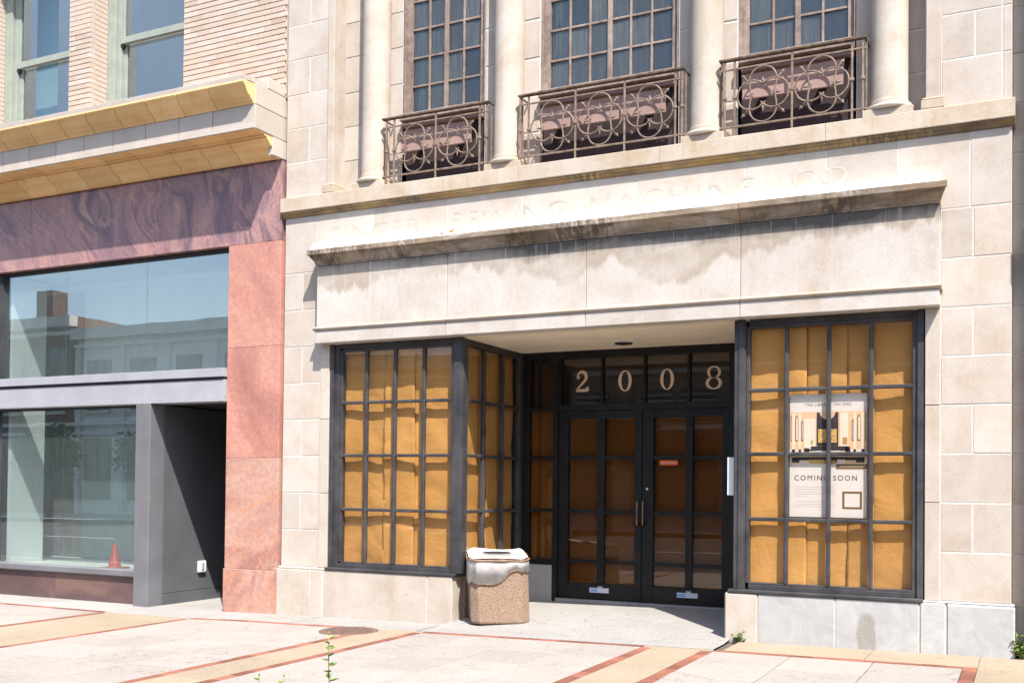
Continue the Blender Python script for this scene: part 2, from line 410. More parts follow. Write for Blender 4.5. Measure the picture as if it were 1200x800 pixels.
def brick_mat():
    m = M('buff_brick', .88, .15); p = m.P()
    k = m.ramp(m.rnd(), [(0, (.40, .305, .245)), (.25, (.48, .395, .33)), (.5, (.45, .36, .29)), (.75, (.52, .455, .395)), (1, (.43, .37, .335))])
    k = m.mix(m.ramp(m.noise(p, 30, 4, .7), [(.4, .0), (.8, .4)]), k, (.42, .30, .22))
    m.col(k); m.bump(m.noise(p, 70, 4), .3, .005)
    return m.m
MAT['brick'] = brick_mat()
MAT['brick_mortar'] = simple('brick_mortar', (.43, .35, .285), .95, .05, .15, 20, .2, 100)
MAT['sage'] = simple('sage_green_paint', (.285, .315, .275), .6, .3, .07, 6, dirt=(.22, .24, .21))
MAT['zinc'] = simple('pale_lilac_grey_metal', (.33, .33, .355), .5, .4, .05, 2.5, dirt=(.27, .265, .285))
MAT['post'] = simple('grey_aluminium_panel', (.155, .155, .165), .5, .3, .08, 2.0, dirt=(.125, .12, .12))
MAT['side_panel'] = simple('charcoal_side_panel', (.105, .108, .118), .55, .25, .08, 2.0, dirt=(.085, .085, .088))
MAT['int_white'] = simple('white_interior_paint', (.80, .82, .80), .8, .2, .02, 2)
MAT['int_mid'] = simple('teal_grey_back_board', (.20, .25, .25), .8, .2, .05, 1)
MAT['int_grey'] = simple('grey_interior_wall', (.16, .18, .18), .9, .1, .1, 1)
# pavement
def concrete(name, a, b, sc=2.0, fine=120, rnd=.05, speck=None, bump=.25):
    m = M(name, .92, .15); p = m.P()
    k = m.ramp(m.noise(p, sc, 7, .65, .3), [(.3, b), (.7, a)])
    g = m.ramp(m.noise(p, fine, 2, .5), [(.3, .75), (.7, 1.15)])
    k = m.mix(1.0, k, g, 'MULTIPLY')
    if speck:
        k = m.mix(m.ramp(m.vor(p, 130), [(.25, 0.0), (.5, .55)]), k, speck)
    k = m.mix(m.ramp(m.noise(p, 42, 3, .65), [(.56, 0.0), (.72, .5)]), k, tuple(q * .55 for q in b))
    crk = m.ramp(m.math('ABSOLUTE', m.math('SUBTRACT', m.noise(p, .9, 6, .6, .8), .5)), [(.0, .55), (.0035, 0.0)])
    k = m.mix(crk, k, tuple(q * .4 for q in b))
    gum = m.math('MULTIPLY', m.ramp(m.vor(p, 1.9), [(.035, 1.0), (.05, 0.0)]), .7)
    k = m.mix(gum, k, (.11, .10, .095))
    st = m.ramp(m.noise(p, 1.1, 6, .7), [(.58, 0.0), (.75, .35)])
    k = m.mix(st, k, tuple(q * .72 for q in b))
    m.col(m.hsv(k, m.rnd(), rnd)); m.bump(m.noise(p, fine, 2), bump, .004)
    return m.m
MAT['aggregate'] = concrete('exposed_aggregate_paving', (.295, .27, .24), (.235, .21, .18), 1.4, 60, .06, (.37, .335, .31), .7)
MAT['tan'] = concrete('tan_concrete', (.335, .275, .205), (.285, .23, .165), 1.2, 140, .05)
MAT['slab'] = concrete('pale_concrete', (.34, .33, .315), (.28, .265, .245), 1.1, 90, .04)
MAT['pav_brick'] = concrete('red_paving_brick', (.27, .115, .078), (.20, .085, .062), 9, 120, .30)
MAT['asphalt'] = concrete('asphalt', (.06, .06, .062), (.045, .045, .047), .6, 60, 0, (.10, .10, .10))
MAT['kerb'] = concrete('kerb_concrete', (.30, .28, .25), (.24, .22, .19), 2, 80, .05)
MAT['joint_sand'] = simple('dirty_joint_sand', (.13, .11, .09), .95, .05, .2, 9)
MAT['road_paint'] = simple('road_paint', (.7, .69, .66), .8, .2, .08, 12)
MAT['iron_cover'] = simple('rusty_cover_iron', (.16, .10, .085), .75, .3, .2, 20, .4, 80)

# ------------------------------------------------------------------ ground
PZ = [(-160, -.5), (-60, -.24), (-8.5, -.118), (-7.64, -.088), (-2.5, 0), (0, .03), (8, .12), (160, .6)]
def gz(x):
    for (a, za), (b, zb) in zip(PZ, PZ[1:]):
        if a <= x <= b: return za + (zb - za) * (x - a) / (b - a)
    return 0
XS = [-160, -60, -30, -16, -12, -8.5, -7.64, -5, -2.5, 0, 4, 8, 30, 60, 160]
def strip(name, y0, y1, dz, m, kind='structure', parent=None, xs=XS, skirt=0):
    b = MB(); base = 0
    for a, c in zip(xs, xs[1:]):
        b.face([(a, y0, gz(a) + dz), (c, y0, gz(c) + dz), (c, y1, gz(c) + dz), (a, y1, gz(a) + dz)])
        if skirt:
            b.face([(a, y0, gz(a) + dz - skirt), (c, y0, gz(c) + dz - skirt), (c, y0, gz(c) + dz), (a, y0, gz(a) + dz)])
            b.face([(a, y1, gz(a) + dz - skirt), (c, y1, gz(c) + dz - skirt), (c, y1, gz(c) + dz), (a, y1, gz(a) + dz)])
    o = b.build(name, m, parent, merge=True)
    if kind and not parent: tag(o, kind=kind)
    return o
g = MB().box(-900, 900, -900, 900, -1.6, -1.5).build('ground', MAT['asphalt']); tag(g, kind='structure')
road = strip('road', -20.6, -4.75, -.15, MAT['asphalt'], skirt=.6)
kerb = strip('kerb', -4.75, -4.6, -.005, MAT['kerb'], skirt=.6)
far_walk = strip('far_pavement', -26.2, -20.45, 0, MAT['slab'], skirt=.6)
far_kerb = strip('far_kerb', -20.6, -20.45, .004, MAT['kerb'], skirt=.6)
sidewalk = strip('sidewalk', -4.6, 3.0, -.02, MAT['joint_sand'], skirt=.6)
b = MB()
for k in range(-14, 12):
    x = k * 9.0
    if abs(x) < 140: b.face([(x, -12.75, gz(x) - .146), (x + 3, -12.75, gz(x + 3) - .146), (x + 3, -12.62, gz(x + 3) - .146), (x, -12.62, gz(x) - .146)])
b.build('lane_marking', MAT['road_paint'], road)
def flat_piece(name, x0, x1, y0, y1, m, parent, th=.03, top=.0, bevel=.003):
    cx, cy = (x0 + x1) / 2, (y0 + y1) / 2; zc = gz(cx) + top
    sl = (gz(x1) - gz(x0)) / max(1e-6, x1 - x0)
    d = ('flat', round(x1 - x0, 3), round(y1 - y0, 3), m.name, th)
    if d not in _share:
        a, c = d[1] / 2, d[2] / 2
        _share[d] = MB().box(-a, a, -c, c, -th, 0).mesh(name, m, bevel)
    o = link(name, _share[d], parent, (cx, cy, zc)); o.rotation_euler = (random.uniform(-.001, .001), -math.atan(sl), 0)
    return o
# brick ribbons
LINES_X = [(-9.64, -9.55), (-8.38, -8.29), (-5.92, -5.83), (-5.40, -5.31), (-3.06, -2.96), (-2.52, -2.42), (-.46, -.36)]
YL0, YL1 = -.735, -.645
def solder(a, c): 
    n = max(1, round((c - a) / .205)); return [(a + (c - a) * i / n, a + (c - a) * (i + 1) / n) for i in range(n)]
long_runs = [(-14.0, -9.64), (-8.29, -5.92), (-5.31, -3.06), (-2.42, -.36)]
for a, c in long_runs:
    for p, q in solder(a, c): flat_piece('brick', p + .003, q - .003, YL0, YL1, MAT['pav_brick'], sidewalk, top=.002 + random.uniform(-.001, .002), bevel=.004)
for a, c in LINES_X:
    top = YL1 if a > -1 else YL0
    for p, q in solder(-4.58, top): flat_piece('brick', a, c, p + .003, q - .003, MAT['pav_brick'], sidewalk, top=.002 + random.uniform(-.001, .002), bevel=.004)
# tan bands (slabs) and strip by the buildings
for a, c in ((-9.55, -8.38), (-5.83, -5.40), (-2.96, -2.52)):
    ys = [-4.58, -3.6, -2.6, -1.6, YL0 if a < -3.5 else YL0]
    for p, q in zip(ys, ys[1:]): flat_piece('concrete_slab', a + .003, c - .003, p + .003, q - .003, MAT['tan'], sidewalk, top=.0)
    flat_piece('concrete_slab', a - .09, c + .09, YL0 + .003, YL1 - .003, MAT['tan'], sidewalk, top=.0)
for p, q in zip([-4.58, -3.3, -2.0, -.7], [-3.3, -2.0, -.7, .05]):
    flat_piece('concrete_slab', -.357, 1.6, p + .003, q - .003, MAT['tan'], sidewalk)
    flat_piece('concrete_slab', 1.606, 3.6, p + .003, q - .003, MAT['slab'], sidewalk)
for (a, c, m) in ((-14, -12.4, 'slab'), (-12.4, -10.9, 'slab'), (-10.9, -9.6, 'slab'), (-9.6, -8.42, 'slab'), (-8.42, -7.0, 'slab'), (-7.0, -5.45, 'slab'), (-2.36, -1.2, 'tan'), (-1.2, -.357, 'tan')):
    flat_piece('concrete_slab', a + .003, c - .003, YL1 + .003, .3 if a < -5.4 or a > -2.4 else -.3, MAT[m], sidewalk)
flat_piece('concrete_slab', -9.55, -8.42, .306, 1.6, MAT['slab'], sidewalk)
# exposed aggregate pavers
for a, c in ((-14.0, -9.64), (-8.29, -5.92), (-5.31, -3.06), (-2.42, -.46)):
    n = max(2, round((c - a) / .62)); w = (c - a) / n
    for i in range(n):
        for j in range(6):
            h = (YL0 + 4.58) / 6
            flat_piece('paver', a + i * w + .004, a + (i + 1) * w - .004, -4.58 + j * h + .004, -4.58 + (j + 1) * h - .004, MAT['aggregate'], sidewalk, top=random.uniform(-.0015, .0015))
# entrance ramp slab
b = MB()
xs = [-5.40, -4.4, -3.4, -2.44]
def ramp_z(x, y): return gz(x) + .003 + .13 * max(0, min(1, (y + .3) / 1.75))
yy = [YL1 + .003, -.3, .3, .9, 1.6]
for a, c in zip(xs, xs[1:]):
    for p, q in zip(yy, yy[1:]):
        b.face([(a, p, ramp_z(a, p)), (c, p, ramp_z(c, p)), (c, q, ramp_z(c, q)), (a, q, ramp_z(a, q))])
    b.face([(a, yy[0], ramp_z(a, yy[0])), (c, yy[0], ramp_z(c, yy[0])), (c, yy[0], gz(c) - .05), (a, yy[0], gz(a) - .05)])
b.build('entrance_slab', MAT['slab'], sidewalk, merge=True)
# utility cover
b = MB(); cx, cy = -6.03, -.92; z = gz(cx)
b.lathe(0, 0, [(.295, -.02), (.295, .004), (.285, .007), (.0, .007)], 40, caps=False)
for k in range(-4, 5):
    for j in range(-4, 5):
        if k * k + j * j < 18: b.box(k * .058 - .018, k * .058 + .018, j * .058 - .018, j * .058 + .018, .006, .010)
o = link('utility_cover', b.mesh('utility_cover', MAT['iron_cover']), None, (cx, cy, z)); tag(o, 'round rusty iron utility cover set in the pale paving by the stone plinth', 'manhole cover')
# ------------------------------------------------------------------ stone building
XL, XR = -7.62, -.13
BLD = empty('stone_building', (-3.87, 0, gz(-3.87)))
tag(BLD, 'pale limestone shop building with columned upper windows and papered display windows', 'building')
# dark mass behind everything
core = MB(); core.box(XL + .02, XR - .02, 1.62, 7, -.3, 8.8); core.box(XL + .02, XR - .02, .95, 1.62, 2.98, 8.8)
core.build('inner_wall', MAT['core'], BLD)
MB().box(XL + .02, XR - .02, .03, 1.62, 2.925, 2.975).build('soffit', MAT['soffit'], BLD)
# wall backing (mortar) with separate blocks in front
def courses(zs, spans, y0, depth, parent, m='stone', gap=.0055, name='stone_block'):
    for i, (a, c) in enumerate(zip(zs, zs[1:])):
        for (p, q) in spans[i % len(spans)]:
            j = random.uniform(-.0015, .0015)
            block(name, p + gap, q - gap, y0 + j, y0 + depth, a + gap, c - gap, MAT[m], parent, .003)
pier_l = MB().box(XL + .004, -7.02, .0025, .30, -.2, 4.40).build('wall', MAT['mortar'], BLD)
pier_r = MB().box(-.74, XR - .004, .0025, .30, -.2, 4.40).build('wall', MAT['mortar'], BLD)
ZC = [.46, .875, 1.287, 1.70, 2.11, 2.52, 2.93, 3.345, 3.765]
courses(ZC, [[(XL, -7.10)], [(XL, -7.36), (-7.36, -7.10)]], 0, .28, pier_l)
courses(ZC, [[(-.675, XR)], [(-.675, -.425), (-.425, XR)]], 0, .28, pier_r)
# slender jamb stones beside the display windows
for a, c, par in ((-7.10, -6.975, pier_l), (-.80, -.675, pier_r)):
    courses([.46, 1.287, 2.11, 2.935], [[(a, c)]], -.012, .28, par, gap=.003)
# full-width upper frieze wall (z 3.765 to 4.40) carrying the old sign's ghost letters
fw = MB().box(-7.02, -.74, .0025, .30, 2.98, 4.40).build('wall', MAT['mortar'], BLD)
fx = [XL, -7.17, -6.42, -5.49, -4.62, -4.23, -3.40, -2.35, -1.62, -1.02, -.45, XR]
for p, q in zip(fx, fx[1:]): block('stone_block', p + .0045, q - .0045, random.uniform(-.001, .001), .28, 3.765 + .005, 4.40, MAT['stone'], fw, .004)
for txt, x, w in (('SINGER', -6.98, 1.16), ('SEWING', -5.44, 1.30), ('MACHINE', -3.88, 1.62), ('CO.', -1.92, .58)):
    text_on_wall('ghost_lettering', txt, x, -.0014, 4.085, .235, MAT['ghost'], fw, 1.15, .0001, 0, w)
# plinths
pl = MB().box(XL + .004, -5.40, -.045, .30, -.25, .425).box(-5.62, -5.364, -.045, 1.46, -.25, .425).build('plinth', MAT['mortar'], BLD)
def plinth_block(x0, x1, z1, m, par, y0=-.05, y1=.2, bev=.008, z0=-.2): block('stone_block', x0, x1, y0, y1, z0, z1, MAT[m], par, bev)
plinth_block(-7.64, -7.165, .43, 'stone_plinth', pl, -.056); plinth_block(-7.160, -7.0, .43, 'stone_plinth', pl, -.056)
plinth_block(-6.995, -5.66, .44, 'stone_plinth', pl); plinth_block(-5.655, -5.36, .44, 'stone_plinth', pl, -.052)
block('stone_block', -5.60, -5.355, .206, .80, -.2, .44, MAT['stone_plinth'], pl, .006); block('stone_block', -5.60, -5.355, .806, 1.44, -.2, .44, MAT['stone_plinth'], pl, .006)
pr_ = MB().box(-2.43, XR - .004, -.045, .30, -.25, .425).box(-2.43, -2.2, -.045, 1.46, -.25, .425).build('plinth', MAT['mortar'], BLD)
plinth_block(-2.50, -2.20, .44, 'stone_plinth', pr_, -.056, bev=.014); plinth_block(-2.195, -1.525, .44, 'marble', pr_); plinth_block(-1.520, -.835, .44, 'marble', pr_)
plinth_block(-.828, -.628, .445, 'marble', pr_, -.056); plinth_block(-.622, -.104, .445, 'marble', pr_, -.058, bev=.014)
block('stone_block', -2.495, -2.25, .206, .80, -.2, .44, MAT['stone_plinth'], pr_, .006); block('stone_block', -2.495, -2.25, .806, 1.44, -.2, .44, MAT['stone_plinth'], pr_, .006)
block('plinth_cap', -7.635, -6.99, -.04, .2, .43, .458, MAT['stone_plinth'], pl, .008); block('plinth_cap', -.81, -.108, -.04, .2, .445, .462, MAT['marble'], pr_, .006)
# recessed shaded strip at the party line
strip_o = MB().box(XR - .004, -.03, .10, .4, -.2, 8.8).build('wall_return', MAT['mortar'], BLD)
zz = -.2
for z0, z1 in zip([-.2, .43] + ZC[1:] + [4.2, 4.62, 5.03, 5.42, 5.83, 6.24, 6.65, 7.06, 7.5, 8.0], [.43] + ZC[1:] + [4.2, 4.62, 5.03, 5.42, 5.83, 6.24, 6.65, 7.06, 7.5, 8.0, 8.8]):
    block('stone_block', XR + .001, -.03, .094, .3, z0 + .004, z1 - .004, MAT['stone'], strip_o, .004)

# ---- entablature over the shopfront
EJ = [-7.08, -5.418, -3.863, -2.354, -.675]
ent = MB().box(-7.06, -.70, -.10, .03, 2.945, 3.93).build('entablature', MAT['mortar'], BLD)
for p, q in zip(EJ, EJ[1:]):
    block('frieze_slab', p + .002, q - .002, -.12, 0, 3.115, 3.79, MAT['stone_frieze'], ent, .004)
    e0 = -.02 if p == EJ[0] else .002; e1 = -.015 if q == EJ[-1] else .002
    block('lintel_slab', p + .002, q - .002, -.145, 0, 2.935, 3.072, MAT['stone_frieze'], ent, .005)
    MB().extrude_x(p + e0, q - e1, [(-.0, 3.118), (-.128, 3.118), (-.150, 3.112), (-.165, 3.104), (-.166, 3.094), (-.156, 3.086), (-.152, 3.074), (-.0, 3.0735)]).build('moulding', MAT['stone_band'], ent)
    e0 = -.07 if p == EJ[0] else .002; e1 = -.07 if q == EJ[-1] else .002
    prof = [(-.01, 3.795), (-.122, 3.795), (-.128, 3.812), (-.140, 3.816), (-.150, 3.838), (-.176, 3.862), (-.196, 3.880), (-.202, 3.893), (-.228, 3.898), (-.233, 3.902), (-.233, 3.950), (-.227, 3.956), (-.01, 3.975)]
    b = MB(); n = len(prof)
    # the ends are mitred back with the profile
    def px(x, y, end): return x
    v0 = []; v1 = []
    for (yv, zv) in prof:
        d = max(0, -yv - .12)
        v0.append(((p - d * .55) if p == EJ[0] else p + .002, yv, zv)); v1.append(((q + d * .55) if q == EJ[-1] else q - .002, yv, zv))
    for k in range(n):
        j = (k + 1) % n; b.face([v0[k], v1[k], v1[j], v0[j]])
    b.face(v0[::-1]); b.face(v1)
    b.build('cornice_block', MAT['stone_soot'], ent, merge=True)
flash = MB().extrude_x(-7.10, -.667, [(-.222, 3.957), (-.168, 4.036), (-.03, 4.05), (-.0, 4.05), (-.0, 3.97)]).build('flashing', MAT['flashing'], ent)
b = MB()
for a, z, w, h in ((-5.49, 3.995, .05, .02), (-5.42, 3.985, .06, .03), (-5.53, 3.975, .03, .012)):
    pass
for pts in ([(-5.36, 4.010), (-5.29, 4.020), (-5.32, 3.968)], [(-5.45, 3.992), (-5.415, 4.000), (-5.42, 3.975), (-5.455, 3.970)], [(-5.52, 3.975), (-5.49, 3.980), (-5.50, 3.966)]):
    b.face([(x, -.222 + (z - 3.957) * .684 - .006, z) for x, z in pts])
b.build('orange_mark', MAT['orange'], ent)

# ---- main cornice under the columns
cor = MB().box(XL + .01, XR - .01, .03, .90, 4.405, 4.60).build('cornice', MAT['mortar'], BLD)
CJ = [-7.645, -6.28, -4.64, -3.15, -1.62, -.108]
for p, q in zip(CJ, CJ[1:]):
    m_ = .0015
    MB().extrude_x(p + m_, q - m_, [(.4, 4.4605), (-.066, 4.4605), (-.068, 4.466), (-.066, 4.612), (-.060, 4.618), (.4, 4.63)]).build('cornice_block', MAT['stone_band'], cor)
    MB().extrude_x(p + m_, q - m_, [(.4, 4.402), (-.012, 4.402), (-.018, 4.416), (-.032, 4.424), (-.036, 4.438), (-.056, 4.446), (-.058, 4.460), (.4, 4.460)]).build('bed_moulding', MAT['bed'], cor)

# ---- upper storey
ZT = 8.6
up = MB()
wl = [(-6.19, -5.17), (-4.525, -3.05), (-2.47, -1.40)]          # window openings in the inner wall
xs_ = [-7.02] + [v for w in wl for v in w] + [-.74]
for i in range(0, len(xs_), 2): up.box(xs_[i], xs_[i + 1], .206, .34, 4.60, ZT)
up.box(-7.02, -.74, .206, .34, 7.98, ZT)
inner = up.build('wall', MAT['mortar'], BLD)
UC = [4.62, 5.03, 5.415, 5.80, 6.205, 6.595, 7.0, 7.4, 7.8, 8.2, 8.6]
for i in range(0, len(xs_), 2):
    a, c = xs_[i], xs_[i + 1]
    for z0, z1 in zip(UC, UC[1:]): block('stone_block', a + (.0 if i else .002), c, .20 + random.uniform(-.001, .001), .32, z0 + .004, z1 - .004, MAT['stone'], inner, .012 if 0 < i < 7 else .004)
ol = MB().box(XL + .004, -7.05, .0025, .34, 4.6, ZT).build('wall', MAT['mortar'], BLD)
orr = MB().box(-.68, XR - .004, .0025, .34, 4.6, ZT).build('wall', MAT['mortar'], BLD)
courses(UC, [[(XL, -7.045)], [(XL, -7.30), (-7.30, -7.045)]], 0, .3, ol)
courses(UC, [[(-.675, -.205), (-.205, XR)], [(-.675, -.415), (-.415, -.205), (-.205, XR)]], 0, .3, orr)
for a, c in ((-7.04, -6.955), (-.80, -.683)):
    pil = block('pilaster', a, c, -.02, .22, 4.72, ZT, MAT['column'], BLD, .006)
    block('base', a - .035, c + .035, -.055, .21, 4.625, 4.70, MAT['stone_band'], pil, .004); block('base_moulding', a - .028, c + .028, -.048, .21, 4.70, 4.722, MAT['stone_band'], pil, .008)
for cx in (-6.478, -4.838, -2.745, -1.108):
    r = .156
    prof = [(r + .012, 4.745), (r + .004, 4.765), (r, 4.79), (r, 5.6), (r * .985, 7.2), (r * .955, 8.3), (r + .02, 8.32), (r + .04, 8.4), (r + .04, ZT)]
    co = MB().lathe(cx, .115, prof, 40).build('column', MAT['column'], BLD)
    cb = [(r + .045, 4.685), (r + .052, 4.694), (r + .054, 4.705), (r + .050, 4.716), (r + .042, 4.722), (r + .030, 4.725), (r + .026, 4.735), (r + .030, 4.742), (r + .022, 4.7465), (r + .01, 4.747)]
    MB().lathe(cx, .115, cb, 40).build('base', MAT['stone_band'], co)
    block('plinth_block', cx - .205, cx + .205, -.05, .22, 4.62, 4.686, MAT['stone_band'], co, .005)
block('attic_band', XL, XR, -.03, .34, 8.6, 8.85, MAT['stone'], BLD, .006)

# upper windows: frame, mullions, muntins, panes
def upper_window(x0, x1, cols):
    zb, zt = 5.42, 7.98; f = .045; y0 = .25
    fr = MB(); fr.box(x0 - .05, x0 - .012, .215, .33, zb, zt); fr.box(x0 - .012, x0 + f, y0, .32, zb, zt); fr.box(x1 - f, x1 + .012, y0, .32, zb, zt); fr.box(x1 + .012, x1 + .05, .215, .33, zb, zt); fr.box(x0 + f, x1 - f, y0 - .004, .32, zb, zb + .03); fr.box(x0 + f, x1 - f, y0, .32, zt - f, zt)
    win = fr.build('window', MAT['wood_frame'], BLD)
    ax, cx = x0 + f, x1 - f; w = (cx - ax) / cols; rows = 8; z0 = zb + .03; h = .3145
    for i in range(1, cols):
        t = .024 if i == cols // 2 else .011
        sblock('muntin', ax + i * w - t, ax + i * w + t, .262 if t < .02 else .252, .302, z0, zt - f, MAT['wood_frame'], win, .003)
    for j in range(1, rows): sblock('muntin', ax, cx, .266, .300, z0 + j * h - .011, z0 + j * h + .011, MAT['wood_frame'], win, .003)
    for i in range(cols):
        for j in range(rows):
            p = sblock('pane', ax + i * w + .008, ax + (i + 1) * w - .008, .282, .287, z0 + j * h + .008, min(zt - f, z0 + (j + 1) * h) - .008, MAT['glass_old'], win, 0)
            p.rotation_euler = (random.uniform(-.02, .02), 0, random.uniform(-.03, .03))
    # sill board, apron, backing with shade in its colour, and the faded pink panel
    block('sill', x0 - .02, x1 + .02, .10, .34, 5.345, 5.42, MAT['wood_frame'], win, .006)
    block('apron', x0 - .01, x1 + .01, .165, .33, 5.285, 5.345, MAT['spandrel'], win, .004)
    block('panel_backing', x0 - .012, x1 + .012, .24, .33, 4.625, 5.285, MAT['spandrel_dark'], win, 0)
    block('spandrel_panel', x0 + .03, x1 - .05, .06, .085, 4.985, 5.215, MAT['spandrel'], win, .004)
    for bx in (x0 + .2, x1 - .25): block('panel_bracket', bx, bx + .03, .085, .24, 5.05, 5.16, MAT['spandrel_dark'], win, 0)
    # room behind, with a pale drawn curtain at the left edge
    cu = MB(); n = 10; cw = .16
    pts = [(ax + cw * i / n, .40 + .018 * math.sin(i * 1.9)) for i in range(n + 1)]
    for (a, ya), (c, yc) in zip(pts, pts[1:]): cu.face([(a, ya, 5.45), (c, yc, 5.45), (c, yc, 7.9), (a, ya, 7.9)], 0, True)
    cu.build('curtain', MAT['curtain'], win, merge=True)
    return win
upper_window(-6.15, -5.205, 4); upper_window(-4.485, -3.085, 6); upper_window(-2.425, -1.435, 4)

# ---- wrought iron balcony railings
def quatrefoil(cx, cz, y, parent):
    b = MB(); r = .0085
    def loop(pts): b.tube([(cx + x, y, cz + z) for x, z in pts], r, 6, closed=True)
    # horizontal pair of lobes with cusps at top and bottom
    def peanut(c, R, vert):
        a0 = math.acos(min(.999, -(-c) / R)); pts = []
        a_c = math.acos(-c / R)
        for k in range(15):
            t = -a_c + 2 * a_c * k / 14; pts.append((c + R * math.cos(t), R * math.sin(t)))
        for k in range(1, 14):
            t = math.pi - a_c + 2 * a_c * k / 14; pts.append((-c + R * math.cos(t), R * math.sin(t)))
        return [(z, x) for x, z in pts] if vert else pts
    loop(peanut(.1, .135, False))
    ov = []
    for k in range(13): t = math.pi * k / 12; ov.append((.124 * math.cos(t), .131 + .124 * math.sin(t)))
    for z_, x_ in ((.085, .121), (.04, .113), (0, .108), (-.04, .113), (-.085, .121)): ov.append((-x_, z_))
    for k in range(13): t = math.pi + math.pi * k / 12; ov.append((.124 * math.cos(t), -.131 + .124 * math.sin(t)))
    for z_, x_ in ((-.085, .121), (-.04, .113), (0, .108), (.04, .113), (.085, .121)): ov.append((x_, z_))
    loop(ov)
    def leaf(x, z, ang, L, w):
        d = Vector((math.cos(ang), 0, math.sin(ang))); s = Vector((-d.z, 0, d.x)); o = Vector((cx + x, y, cz + z))
        tip = o + d * L; mid = o + d * L * .42
        for yy_ in (-.009, .009):
            q = Vector((0, yy_, 0))
            b.face([o, mid + s * w, mid + q, mid - s * w][:3]); b.face([o, mid + q, mid - s * w]); b.face([mid + s * w, tip, mid + q]); b.face([tip, mid - s * w, mid + q])
    for sx in (-1, 1):
        for sz in (-1, 1):
            x, z = sx * .115, sz * .108; a = math.atan2(sz * .75, sx)
            e = (x + sx * .055, z + sz * .062)
            b.tube([(cx + x, y, cz + z), (cx + e[0], y, cz + e[1])], .006, 5)
            leaf(e[0] - sx * .008, e[1] - sz * .008, math.atan2(sz, sx), .05, .017)
    for x, z, a in ((0, .088, 90), (0, -.088, -90), (.104, 0, 0), (-.104, 0, 180)):
        a = math.radians(a)
        leaf(x, z, a, .075, .014); leaf(x, z, a + 2.3, .034, .010); leaf(x, z, a - 2.3, .034, .010); leaf(x, z, a + 1.2, .03, .008); leaf(x, z, a - 1.2, .03, .008)
    return b.build('quatrefoil', MAT['iron'], parent)
def railing(x0, x1, bars, units):
    y = -.015; zt = 5.335
    r = MB().box(x0, x1, y - .022, y + .022, zt, zt + .016).box(x0 + .01, x1 - .01, y - .013, y + .013, zt - .008, zt).build('balcony_railing', MAT['iron_dark'], BLD)
    sblock('rail', x0 + .004, x1 - .004, y - .009, y + .009, 5.243, 5.258, MAT['iron'], r, .002); sblock('rail', x0 + .004, x1 - .004, y - .010, y + .010, 4.708, 4.724, MAT['iron'], r, .002)
    for i, bx in enumerate(bars):
        sblock('bar', bx - .009, bx + .009, y - .009, y + .009, 4.629, zt - .008, MAT['iron'], r, .002)
        sblock('collar', bx - .018, bx + .018, y - .016, y + .016, 4.972, 5.002, MAT['iron'], r, .005)
    for sx in (x0 + .008, x1 - .008):                       # returns into the wall
        sblock('return_rail', sx - .008, sx + .008, y, .205, zt, zt + .014, MAT['iron_dark'], r, .002)
        sblock('return_rail', sx - .008, sx + .008, y, .205, 4.708, 4.724, MAT['iron'], r, .002)
        sblock('bar', sx - .008, sx + .008, .05, .066, 4.7, zt, MAT['iron'], r, .002)
    for u in units: quatrefoil(u, 4.986, y, r)
    return r
railing(-4.665, -2.925, [-4.643, -4.549, -4.037, -3.522, -3.013, -2.945], [-4.29, -3.78, -3.268])
railing(-6.305, -5.0, [-6.254, -6.156, -5.637, -5.111, -5.03], [-5.90, -5.375])
railing(-2.59, -1.285, [-2.537, -2.447, -1.924, -1.404, -1.312], [-2.186, -1.664])

# ---- shopfront: display windows
VZ = [2.855, 2.284, 1.703, 1.112, .53]                        # glazing lines
def sash(win, axis, us, y0, y1, post_m='frame', glass_m='glass', vz=VZ, mt=.017):
    """muntins and panes of a window; axis x = faces the street, axis y = side of the entrance"""
    m = MAT[post_m]
    for u in us[1:-1]:
        if axis == 'x': block('muntin', u - mt, u + mt, y0 - .018, y1, vz[-1], vz[0], m, win, .006)
        else: block('muntin', y0 - .001, y1 + .018, u - mt, u + mt, vz[-1], vz[0], m, win, .006)
    for z in vz[1:-1]:
        if axis == 'x': block('muntin', us[0], us[-1], y0 - .012, y1, z - mt, z + mt, m, win, .006)
        else: block('muntin', y0 - .001, y1 + .012, us[0], us[-1], z - mt, z + mt, m, win, .006)
    for a, c in zip(us, us[1:]):
        for zt_, zb_ in zip(vz, vz[1:]):
            e = .006; cxm = (y0 + y1) / 2
            if axis == 'x': p = sblock('pane', a + e, c - e, cxm - .002, cxm + .002, zb_ + e, zt_ - e, MAT[glass_m], win, 0)
            else: p = sblock('pane', cxm - .002, cxm + .002, a + e, c - e, zb_ + e, zt_ - e, MAT[glass_m], win, 0)
            p.rotation_euler = (random.uniform(-.004, .004), 0, random.uniform(-.004, .004))
# left display window
fm = MAT['frame']
fr = MB(); fr.box(-6.972, -6.925, .0, .12, .472, 2.93); fr.box(-6.925, -6.86, .022, .12, .472, 2.93); fr.box(-6.86, -6.822, .032, .10, .53, 2.87)
fr.box(-6.86, -5.42, .012, .12, 2.886, 2.93); fr.box(-6.82, -5.44, .028, .1, 2.85, 2.886); fr.box(-6.86, -5.42, .010, .12, .472, .515); fr.box(-6.82, -5.42, .024, .1, .515, .535)
wl_ = fr.build('display_window', fm, BLD, bevel=.003)
sash(wl_, 'x', [-6.828, -6.506, -6.140, -5.776, -5.425], .036, .066)
block('sill', -6.975, -5.335, -.062, .10, .441, .472, fm, wl_, .006)
post = MB().box(-5.425, -5.285, .0, .12, .472, 2.93).box(-5.395, -5.300, -.012, .0, .472, 2.93)
post.build('corner_post', fm, wl_, bevel=.004)
